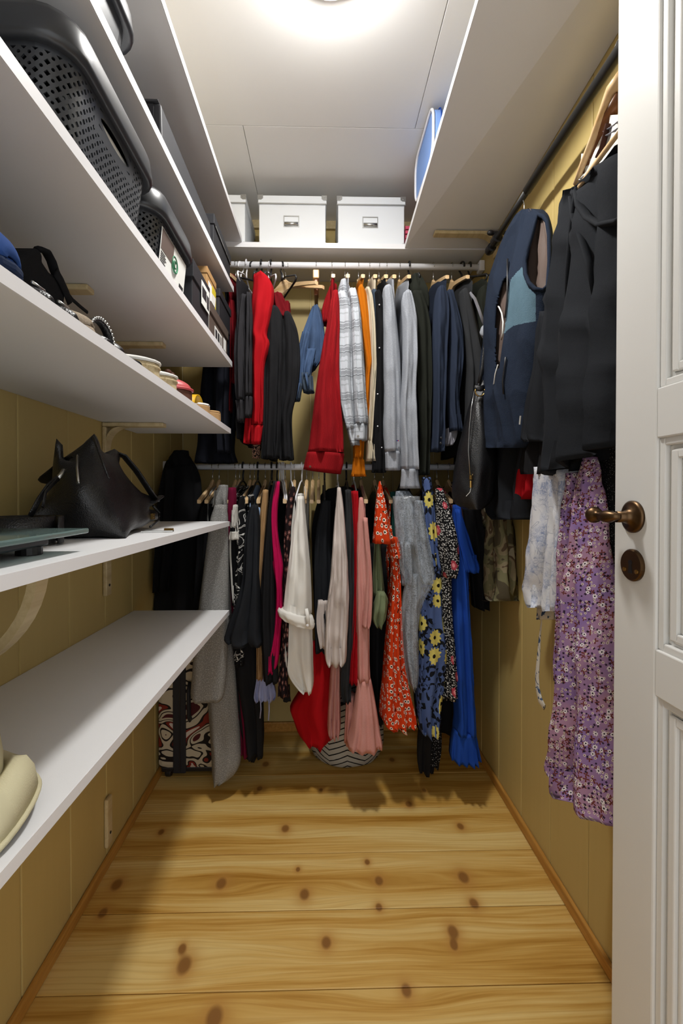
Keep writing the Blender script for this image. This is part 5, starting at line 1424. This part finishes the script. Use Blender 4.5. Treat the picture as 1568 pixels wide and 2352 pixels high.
build('end_panel', MB().box((-.60, 1.3355, z + .001), (-.327, 1.3375, z + .068)), M_GREYC, t)
build('end_sticker', MB().box((-.375, 1.3342, z + .012), (-.352, 1.3354, z + .05)), M_PAPER, t)
t = lidbox('kraft_box', 'plain kraft cardboard box with a yellow label, standing on the brown shoe box', 'box', (-.60, 1.345, z + .102), (-.335, 1.455, z + .205), .02, M_KRAFT, M_KRAFT, .002, GC)
build('yellow_label', MB().box((-.3345, 1.405, z + .115), (-.3335, 1.452, z + .175)), M_YEL, t); build('paper_label', MB().box((-.3345, 1.36, z + .11), (-.3335, 1.40, z + .17)), M_PAPER, t)
build('torn_flap', MB().hexa([(-.34, 1.338, z + .108), (-.322, 1.342, z + .102), (-.322, 1.392, z + .102), (-.34, 1.40, z + .108), (-.338, 1.338, z + .128), (-.320, 1.342, z + .126), (-.320, 1.392, z + .13), (-.338, 1.40, z + .128)]), M_PAPER, t)
t = lidbox('black_shoe_box', 'black box with a metal clasp on top of the brown shoe box', 'box', (-.60, 1.468, z + .102), (-.326, 1.64, z + .195), .025, M_BLKCARD, M_BLKCARD, .003, GC)
build('clasp', MB().box((-.345, 1.4635, z + .145), (-.339, 1.4648, z + .16)), M_BRASS, t)
build('clasp', MB().box((-.35, 1.4635, z + .108), (-.346, 1.4648, z + .112)), M_WHITE, t)
z = s5(.93) + .001
t = thing('long_box', 'long dark grey carton lying along the upper left shelf', 'box', (-.46, 1.16, z), GC)
build('body', MB().hexa([(-.62, .955, z + .002), (-.328, .955, z + .002), (-.328, 1.372, z + .0235), (-.62, 1.372, z + .0235), (-.62, .955, z + .104), (-.331, .955, z + .102), (-.331, 1.372, z + .1015), (-.62, 1.372, z + .104)]), M_DGREY, t, bevel=.004)
build('flap', MB().hexa([(-.62, .95, z + .105), (-.335, .95, z + .1035), (-.335, 1.18, z + .104), (-.62, 1.18, z + .105), (-.62, .95, z + .109), (-.335, .95, z + .1065), (-.335, 1.18, z + .107), (-.62, 1.18, z + .109)]), M_DGREY, t, bevel=.001)
build('end_panel', MB().box((-.60, .9515, z + .006), (-.345, .9545, z + .098)), M_BLKCARD, t)
z = s5(1.5) + .004
t = lidbox('black_box', 'black lidded box at the far end of the upper left shelf', 'box', (-.60, 1.388, z), (-.325, 1.635, z + .108), .03, M_BLKCARD, M_BLKCARD, .003, GC)
build('clasp', MB().box((-.352, 1.3835, z + .08), (-.345, 1.3848, z + .1)), M_BRASS, t)
build('side_seam', MB().box((-.3218, 1.40, z + .076), (-.3208, 1.63, z + .079)), M_SILVER, t)
basket('black plastic lidded basket high on the upper left shelf, nearest the camera', -.60, -.330, .56, .83, s5(.7), .135, holes=False, rim=.04, slot=False, name='lidded_basket')

# ------------------------------------------------------------------ shoes on the shoe shelf, toes towards the room
def hw_(f, w): return w / 2 * (max(0.0, 1 - abs(2 * f - 1) ** 3.2)) ** .5 * (1 - .14 * math.exp(-((f - .42) / .2) ** 2))


def outline(y, x1, L, w, n=14, g=0.0):
    fs = [.5 - .5 * math.cos(math.pi * i / n) for i in range(n + 1)]
    return [(x1 - L + L * f, y + hw_(f, w) + g) for f in fs] + [(x1 - L + L * f, y - hw_(f, w) - g) for f in fs[-2:0:-1]]


def upper_mb(y, x1, L, w, z, H, fa, m=12, k=12, p=2.6, low=.0):
    mb = MB(); rings = []
    for i in range(m + 1):
        f = fa + (1 - fa) * (1 - (1 - i / m) ** 1.6); q = (f - fa) / (1 - fa)
        h = H * (max(0, 1 - q ** p)) ** .5 + .004; hh = max(hw_(min(f, .995), w), .004)
        rings.append([mb.vert((x1 - L + L * f, y - hh * math.cos(math.pi * j / k), z + low + h * math.sin(math.pi * j / k) ** .75), (j * .01, i * .01)) for j in range(k + 1)])
    for A, B in zip(rings, rings[1:]):
        for j in range(k): mb.face((A[j], A[j + 1], B[j + 1], B[j]))
    return mb


GS = 'shoes on the shoe shelf'
def shoe(name, label, y, x1, w, H, sole, ms, mu, L=.25, fa=.45, z=None, heel=True, insole=None):
    z = (s3(0) + .0008) if z is None else z
    t = thing(name, label, 'shoe', (x1 - L / 2, y, z), GS)
    build('sole', MB().prism(outline(y, x1, L, w), 2, z, z + sole), ms, t, bevel=.004)
    build('insole', MB().prism(outline(y, x1 - .004, L - .008, w - .008), 2, z + sole + .0003, z + sole + .002), insole or mu, t)
    build('upper', upper_mb(y, x1 - .002, L - .004, w - .004, z + sole, H, fa), mu, t, smooth=True, solid=.003)
    if heel:
        mb = MB(); rings = []
        for j in range(9):
            a = math.pi * (.5 + j / 8); f = .16 - .16 * abs(math.cos(a)) if False else None
            c = (x1 - L + .045 + .04 * math.cos(a), y + (w / 2 - .010) * math.sin(a))
            rings.append([mb.vert((c[0], c[1], z + sole + q * H * .9)) for q in (0, .5, 1)])
        for A, B in zip(rings, rings[1:]):
            for j in range(2): mb.face((A[j], A[j + 1], B[j + 1], B[j]))
        build('heel_counter', mb, mu, t, smooth=True, solid=.003)
    return t


M_ROPE = wood('jute_rope', 'c9b895', 'a8946d', 1, 2.2, .9, 160); M_CORK = paint('cork', 'b48f62', .85, .2, .15, .4, 120); M_YELP = plastic('yellow_leather', 'd2a410', .35); M_REDL = plastic('coral_leather', 'b4474a', .45); M_BRSOLE = paint('brown_sole', '5d3a2c', .6, .3, .1, .2)
M_BLUEF = fabric('blue_felt', '2c4a86', var=.2); M_BLUED = fabric('dark_blue_felt', '232f4a'); M_FUR = fabric('beige_shearling', 'b9a893', weave=300, bump=.9, var=.2); M_WCAN = fabric('white_canvas', 'dbd9d4', weave=600, var=.03)
zs = s3(0) + .0008
t = shoe('felt_slipper', 'blue felt slipper with a dark front, nearest the camera on the shoe shelf', .474, -.311, .112, .058, .012, M_BLUED, M_BLUEF, fa=.35)
build('rim', MB().tube([(-.42 + .03 * math.sin(a), .474 - .046 * math.cos(a), zs + .012 + .058 * math.sin(a)) for a in [math.pi * q / 10 for q in range(11)]], .005, 8), C['navy_fleece'], t, smooth=True)
t = shoe('felt_slipper', 'second blue felt slipper, cut off by the left edge of the photo', .362, -.325, .105, .062, .012, M_BLUED, M_BLUEF, fa=.35)
# black strap bag
t = thing('strap_pouch', 'black pouch with a loop handle and a dangling strap behind the black flats', 'pouch', (-.44, .64, zs))
P = [atX(a, b, -.42) for a, b in ((66, 577), (89, 569), (100, 582), (100, 602), (116, 626), (137, 635), (153, 671))]
P = [(p.y, p.z) for p in P] + [(.74, zs + .001), (.555, zs + .001)]
build('body', MB().prism(P, 0, -.50, -.42), C['black_cotton'], t, bevel=.012)
build('loop', MB().tube([atX(a, b, -.425) for a, b in ((88, 571), (106, 578), (118, 600), (125, 622), (133, 640))], .008, 8, flat=.5, up=(1, 0, 0)), C['black_cotton'], t, smooth=True)
build('strap', MB().tube([atX(a, b, -.418) for a, b in ((128, 625), (140, 645), (152, 672), (161, 696))], .010, 8, flat=.25, up=(0, 1, 0)), C['black_cotton'], t, smooth=True)
build('cord', MB().tube([atX(a, b, -.418) for a, b in ((152, 670), (166, 688), (184, 704), (200, 717))], .0035, 8, flat=.6), C['black_cotton'], t, smooth=True)
for y, lb in ((.560, 'black flat shoe with a buckle beside the blue felt slipper'), (.614, 'black flat shoe with a metal buckle, next to the beige slipper')):
    t = shoe('flat_shoe', lb, y, -.322, .062, .022, .006, M_BLACKP, M_LEATHER, fa=.55)
    build('buckle', MB().tube([(-.342, y - .012, zs + .026), (-.342, y + .012, zs + .026)], .002, 8), M_SILVER, t, smooth=True)
t = shoe('slipper', 'beige shearling slipper with a black edge, between black shoes', .655, -.322, .072, .028, .012, M_FUR, M_FUR, fa=.4)
build('strap_edge', MB().tube([(-.40, .655 - .036 * math.cos(a), zs + .014 + .036 * math.sin(a)) for a in [math.pi * q / 10 for q in range(11)]], .004, 8), M_BLACKP, t, smooth=True)
t = shoe('sandal', 'black sandal with a glittering silver strap', .716, -.326, .078, .016, .008, M_BLACKP, M_LEATHER, fa=.6, heel=False)
arc = [(-.345, .716 - .04 * math.cos(a), zs + .008 + .034 * math.sin(a)) for a in [math.pi * q / 18 for q in range(19)]]
build('strap', MB().tube(arc, .007, 8, flat=.4, up=(1, 0, 0)), M_LEATHER, t, smooth=True)
mb = MB()
for q in arc[1:-1]: mb.ellips((q[0] + .006, q[1], q[2] + .003), (.0028, .0028, .0028), 6, 5)
build('glitter_beads', mb, M_SILVER, t, smooth=True)['kind'] = 'stuff'
shoe('clog', 'plain black clog left of the white canvas shoes', .775, -.330, .075, .034, .010, M_BLACKP, M_BLACKP, fa=.3)
shoe('flat_shoe', 'small black slip-on in front of the white canvas shoe', .828, -.322, .050, .014, .006, M_BLACKP, C['black_cotton'], fa=.4)
shoe('canvas_shoe', 'white canvas shoe standing behind the rope-soled ones', .862, -.405, .085, .055, .012, M_WCAN, M_WCAN, fa=.35)
for y, lb in ((.905, 'first white rope-soled canvas shoe, beside the black slip-on'), (1.012, 'second white rope-soled canvas shoe, beside the coral shoe')):
    t = shoe('espadrille', lb, y, -.320, .096, .014, .030, M_ROPE, M_WCAN, fa=.3)
    build('toe_binding', MB().tube([(x, yy, zs + .032) for x, yy in outline(y, -.3195, .25, .097)], .0032, 6, closed=True), M_WCAN, t, smooth=True)
    build('rope_stitch', MB().tube([(x, yy, zs + .022) for x, yy in outline(y, -.3190, .252, .098)], .002, 6, closed=True), M_ROPE, t, smooth=True)
t = shoe('coral_shoe', 'coral red leather shoe with a bow and a brown wedge sole', 1.140, -.322, .100, .036, .030, M_BRSOLE, M_REDL, fa=.4)
build('welt', MB().tube([(x, yy, zs + .032) for x, yy in outline(1.14, -.321, .25, .102)], .0035, 6, closed=True), M_REDL, t, smooth=True)
build('bow', MB().ellips((-.375, 1.126, zs + .072), (.008, .014, .008)).ellips((-.375, 1.154, zs + .072), (.008, .014, .008)).ellips((-.372, 1.14, zs + .071), (.006, .006, .006)), M_BRSOLE, t, smooth=True)
t = shoe('cork_sandal', 'cork-soled sandal with a bright yellow strap', 1.315, -.320, .098, .004, .026, M_CORK, M_WCAN, fa=.9, heel=False)
mb = MB(); rg = []
for q in range(13):
    a = math.pi * q / 12
    rg.append([mb.vert((x, 1.315 - .05 * math.cos(a), zs + .022 + .036 * math.sin(a))) for x in (-.41, -.38, -.35)])
for A, B in zip(rg, rg[1:]):
    for j in range(2): mb.face((A[j], A[j + 1], B[j + 1], B[j]))
build('strap', mb, M_YELP, t, smooth=True, solid=.003)
t = shoe('cork_sandal', 'plain cork sole at the far end of the shoe shelf', 1.455, -.320, .096, .004, .030, M_CORK, M_CORK, fa=.9, heel=False)

# ------------------------------------------------------------------ things on the bag shelf
def zb2(y): return s2(y) + .0008
def ap(a, b, x): return atX(a, b, x)
t = thing('handbag', 'black grained leather handbag with winged corners on the white shelf', 'handbag', (-.5, 1.0, zb2(1.0)))
V = dict(A=ap(212, 996, -.45), B=ap(252, 1102, -.40), Cc=ap(349, 1142, -.43), D=ap(365, 1186, -.43), E=atZ(287, 1236, zb2(.87)), Fp=atZ(165, 1239, zb2(.84)), G=atZ(70, 1241, zb2(.8)),
         H=ap(52, 1204, -.52), I=ap(112, 1112, -.50), J=ap(128, 1007, -.50), K=ap(166, 1043, -.475), L=ap(181, 1122, -.43), M=ap(272, 1036, -.455), D2=None)
V['D2'] = Vector((V['D'].x, V['D'].y, zb2(V['D'].y))) ; V['D2'].y -= .06
for n_, sh in (('A', .02), ('M', .01), ('Cc', 0), ('D', 0), ('D2', 0), ('H', 0), ('I', 0), ('J', 0), ('K', .02)):
    p = V[n_].copy(); p.y *= {'I': .60 / .50, 'J': .60 / .50 * .99, 'H': .60 / .52, 'K': .60 / .475 * .97}.get(n_, 1.0); p.x = -.60; p.z -= sh; p.z -= {'A': .085, 'K': .045, 'J': .11, 'M': .05, 'I': .125}.get(n_, 0); V[n_ + '_'] = p
V['E_'] = Vector((-.60, V['E'].y + .0, V['E'].z)); V['G_'] = Vector((-.60, V['G'].y * 1.15, zb2(V['G'].y * 1.15)))
FC = ['A B L K', 'A M Cc B', 'Cc D E B', 'D D2 E', 'B E Fp L', 'L Fp G I', 'I J K L', 'G H I', 'A M M_ A_', 'M Cc Cc_ M_', 'Cc D D_ Cc_', 'D D2 D2_ D_', 'D2 E E_ D2_', 'E Fp G G_ E_', 'G H H_ G_', 'H I I_ H_', 'I J J_ I_', 'J K K_ J_', 'K A A_ K_', 'A_ M_ Cc_ D_ D2_ E_ G_ H_ I_ J_ K_']
V['J_'] = (V['I_'] + V['K_']) / 2 - Vector((0, 0, .05))
mb = MB(); ix = {k_: mb.vert(v) for k_, v in V.items()}
for f_ in FC: mb.face([ix[q] for q in f_.split()])
bd = build('body', mb, M_LEATHER, t, smooth=True, weld=True)
bm = bmesh.new(); bm.from_mesh(bd.data)
keep = [V[q] - t.location for q in ('A', 'J', 'D', 'D_', 'E', 'G', 'M', 'Cc')]
bmesh.ops.triangulate(bm, faces=bm.faces)
bmesh.ops.subdivide_edges(bm, edges=bm.edges, cuts=6, use_grid_fill=True)
bmesh.ops.remove_doubles(bm, verts=bm.verts, dist=1e-5)
for _ in range(14):
    bmesh.ops.smooth_vert(bm, verts=[v for v in bm.verts if min((v.co - q).length for q in keep) > .022], factor=.5, use_axis_x=True, use_axis_y=True, use_axis_z=True)
for v in bm.verts:
    w_ = v.co + t.location
    v.co.x += .006 * noise.noise(w_ * 14) + .003 * noise.noise(w_ * 34)
    v.co.z = max(v.co.z, zb2(w_.y) - t.location.z)
for f in bm.faces: f.smooth = True
bmesh.ops.recalc_face_normals(bm, faces=bm.faces)
bm.to_mesh(bd.data); bm.free()
def hb(a, b, x): return ap(a, b, x)
build('seam', MB().tube([hb(214, 1003, -.442), hb(232, 1052, -.415), hb(250, 1098, -.396)], .0022, 6), M_LEATHER, bd, smooth=True)
build('zip', MB().tube([hb(178, 1048, -.462), hb(177, 1075, -.45), hb(180, 1108, -.432)], .0045, 8, flat=.5), M_SILVER, t, smooth=True)
st_ = build('handle', MB().tube([hb(262, 1040, -.47), hb(285, 1048, -.455), hb(312, 1080, -.435), (hb(340, 1122, -.425)), hb(358, 1150, -.422)], .011, 10, flat=.3, up=(1, 0, 0)), M_LEATHER, t, smooth=True)
build('handle_tab', MB().tube([hb(350, 1154, -.418), hb(370, 1140, -.418)], .009, 8, flat=.4, up=(1, 0, 0)), M_LEATHER, st_)
build('piping', MB().tube([hb(352, 1162, -.42), hb(365, 1178, -.42), hb(364, 1196, -.418), hb(345, 1210, -.41)], .003, 8), M_LEATHER, bd, smooth=True)
em = hb(350, 1186, -.4165); mb = MB()
for dy, dz, hy_, hz_ in ((-.006, 0, .0012, .007), (-.002, .003, .003, .0012), (-.002, -.003, .003, .0012), (.004, 0, .0012, .007), (.006, .0055, .003, .0012), (.006, -.0055, .003, .0012)):
    mb.box((em.x - .002, em.y + dy - hy_, em.z + dz - hz_), (em.x + .004, em.y + dy + hy_, em.z + dz + hz_))
build('metal_emblem', mb, M_BRASS, t)
build('zip_pull', MB().tube([hb(133, 1098, -.472), hb(140, 1090, -.47), hb(147, 1080, -.47)], .004, 8), M_SILVER, t, smooth=True)
build('side_strap', MB().tube([hb(133, 1098, -.472), hb(110, 1118, -.475), hb(88, 1150, -.478), hb(70, 1185, -.48)], .006, 8, flat=.4), M_LEATHER, t, smooth=True)
build('side_strap', MB().tube([hb(133, 1100, -.47), hb(105, 1130, -.47), hb(98, 1165, -.468)], .004, 8, flat=.4), M_LEATHER, t, smooth=True)
t = thing('belt', 'rolled black belt lying behind the glass scale', 'belt', (-.50, .745, zb2(.75)))
pts = []
for q in range(52):
    a = q * .36; r = .063 - .0007 * q; pts.append((-.485 + r * math.cos(a), .742 + r * math.sin(a), zb2(.75) + .024))
mb = MB(); rg = [[mb.vert(Vector(p) + Vector((0, 0, d))) for d in (-.022, .022)] for p in pts]
for A, B in zip(rg, rg[1:]): mb.face((A[0], B[0], B[1], A[1]))
build('band', mb, M_LEATHER, t, smooth=True, solid=.0035)
k = NT('scale_glass'); k.b.inputs['Transmission Weight'].default_value = .55; k.b.inputs['IOR'].default_value = 1.45
M_GLASS = k.fin(lin('87a09c'), .06)
zg = zb2(.6)
t = thing('bathroom_scale', 'flat glass bathroom scale on the white shelf at the left edge', 'scale', (-.48, .5, zg))
build('glass_plate', MB().box((-.626, .375, zg + .024), (-.337, .668, zg + .031)), M_GLASS, t, bevel=.002)
build('base', MB().box((-.60, .40, zg + .010), (-.375, .635, zg + .0235)), M_GREYP, t, bevel=.003)
for x_, y_ in ((-.585, .42), (-.39, .42), (-.585, .615), (-.39, .615)):
    build('foot', MB().lathe([(.016, 0), (.016, .0105)], (x_, y_, zb2(y_) + .0002), 2, 16), M_BLACKP, t)
build('display', MB().box((-.52, .59, zg + .0238), (-.45, .625, zg + .0240)), M_INK, t)
p0, p1 = atZ(325, 1223, zb2(1.0)), atZ(398, 1221, zb2(1.0))
t = thing('nail_file', 'slim metal nail file beside the black handbag', 'nail file', p0)
build('blade', MB().hexa([p0 + Vector((0, -.004, 0)), p1 + Vector((0, -.005, 0)), p1 + Vector((0, .005, 0)), p0 + Vector((0, .004, 0)), p0 + Vector((0, -.004, .003)), p1 + Vector((0, -.005, .003)), p1 + Vector((0, .005, .003)), p0 + Vector((0, .004, .003))]), M_SILVER, t)
build('handle', MB().tube([p1 + Vector((-.02, 0, .004)), p1 + Vector((.0, 0, .004))], .004, 8), M_BRASS, t)

# cream hat on the bottom shelf
zc_ = s1(.48) + .001
cx, cy = -.462, .490
t = thing('sun_hat', 'cream canvas hat with a drooping stitched brim on the bottom shelf', 'hat', (cx, cy, zc_))
def hatrings(prof, wob):
    mb = MB(); rg = []
    for r, h, w in prof:
        rg.append([mb.vert((cx + r * math.cos(a), cy + r * math.sin(a), zc_ + max(.0015, h + w * wob * math.sin(2 * a + .9) + w * .5 * wob * math.sin(5 * a))), (a * r, h)) for a in [6.28318 * q / 60 for q in range(60)]])
    for A, B in zip(rg, rg[1:]):
        for q in range(60): mb.face((A[q], A[(q + 1) % 60], B[(q + 1) % 60], B[q]))
    return mb, rg
mb, rg = hatrings([(.100, .040, .3), (.112, .042, .8), (.124, .036, 1), (.132, .022, 1), (.136, .006, .4)], .016)
br = build('brim', mb, C['cream_canvas'], t, smooth=True, solid=.003)
build('brim_edge', MB().tube([mb.v[i] + Vector((0, 0, .001)) for i in rg[-1]], .0035, 8, closed=True), C['cream_canvas'], br, smooth=True)
mb, rg = hatrings([(.101, .038, .3), (.101, .06, .2), (.094, .11, .2), (.086, .132, .2), (.070, .144, .1), (.03, .147, 0)], .012)
mb.face(rg[-1])
build('crown', mb, C['cream_canvas'], t, smooth=True)

# ------------------------------------------------------------------ on the floor
t = thing('suitcase', 'patterned brown and white suitcase standing in the far left corner', 'suitcase', (-.52, 1.9, 0))
x0, x1, y0, y1, z0, z1 = -.628, -.375, 1.738, 2.06, .045, .62
build('shell', MB().box((x0, y0, z0), (x1, y1, z1)), C['case_print'], t, bevel=.02)
build('side_band', MB().box((-.566, y0 - .006, z0 - .012), (-.517, y1 + .004, z1 + .006)), M_BLKCARD, t, bevel=.004)
build('zip', MB().box((-.540, y0 - .0085, z0), (-.536, y0 - .0055, z1)), M_BLACKP, t)
build('carry_handle', MB().tube([(-.50, y0 - .004, .24), (-.50, y0 - .022, .26), (-.50, y0 - .022, .36), (-.50, y0 - .004, .38)], .012, 10, flat=.6), M_BLKCARD, t, smooth=True)
build('base', MB().box((x0 + .012, y0 + .01, z0 - .016), (x1 - .012, y1 - .01, z0 + .004)), M_BLACKP, t, bevel=.005)
for x_ in (x0 + .035, x1 - .035):
    for y_ in (y0 + .035, y1 - .035):
        build('wheel', MB().lathe([(.019, -.011), (.021, -.007), (.021, .007), (.019, .011)], (x_, y_, .0215), 0, 20), M_BLACKP, t)


def m_chevron():
    k = NT('chevron_canvas'); u, v, _ = k.sep(k.uv())
    zz = k.math('PINGPONG', u, .075)
    f = k.math('FRACT', k.math('MULTIPLY', k.math('ADD', v, k.math('MULTIPLY', zz, .42)), 44.0))
    w = k.math('ADD', .16, k.math('MULTIPLY', k.noise(k.uv(), 30, 2), .12))
    col = k.mix(k.math('LESS_THAN', f, w), lin('b4b1a8'), lin('1d1d1f'))
    return cloth_end(k, col, .85, .3)


M_CHEV = m_chevron()
t = thing('laundry_bag', 'round grey laundry bag with black chevron stripes under the pink dress', 'laundry bag', (.105, 1.93, 0))
mb = MB(); rg = []
for r, h in ((.09, .001), (.125, .004), (.148, .018), (.158, .05), (.160, .12), (.158, .2), (.15, .27), (.13, .29)):
    L_ = []
    for q in range(49):
        a = 6.28318 * q / 48 + 1.2
        rr_ = r * (1 + .025 * noise.noise(Vector((math.cos(a) * 2, math.sin(a) * 2, h * 9))))
        L_.append(mb.vert((.105 + rr_ * math.cos(a), 1.93 + rr_ * math.sin(a), h), (a * .16, h)))
    rg.append(L_)
for A, B in zip(rg, rg[1:]):
    for q in range(48): mb.face((A[q], A[q + 1], B[q + 1], B[q]))
mb.face(rg[0][:48])
build('body', mb, M_CHEV, t, smooth=True)
build('rim', MB().tube([(.105 + .15 * math.cos(a), 1.93 + .15 * math.sin(a), .272) for a in [6.28318 * q / 32 for q in range(32)]], .005, 8, closed=True), C['black_cotton'], t, smooth=True)

for nm, px, py, y_, m_ in (('corduroy_jacket', 712, 1072, 1.512, M_BRSOLE), ('plaid_shirt', 822, 1002, 1.548, M_GREYC), ('white_blouse', 706, 1436, 1.476, M_WHITE), ('navy_blazer', 1012, 1018, 1.562, M_BLACKP), ('navy_blazer', 1013, 1006, 1.562, M_BLACKP)):
    q = bpy.data.objects.get(nm); p = atY(px, py, y_)
    build('button', MB().lathe([(.0042, .0), (.0042, -.002), (.003, -.0028)], p, 1, 14), m_, q)
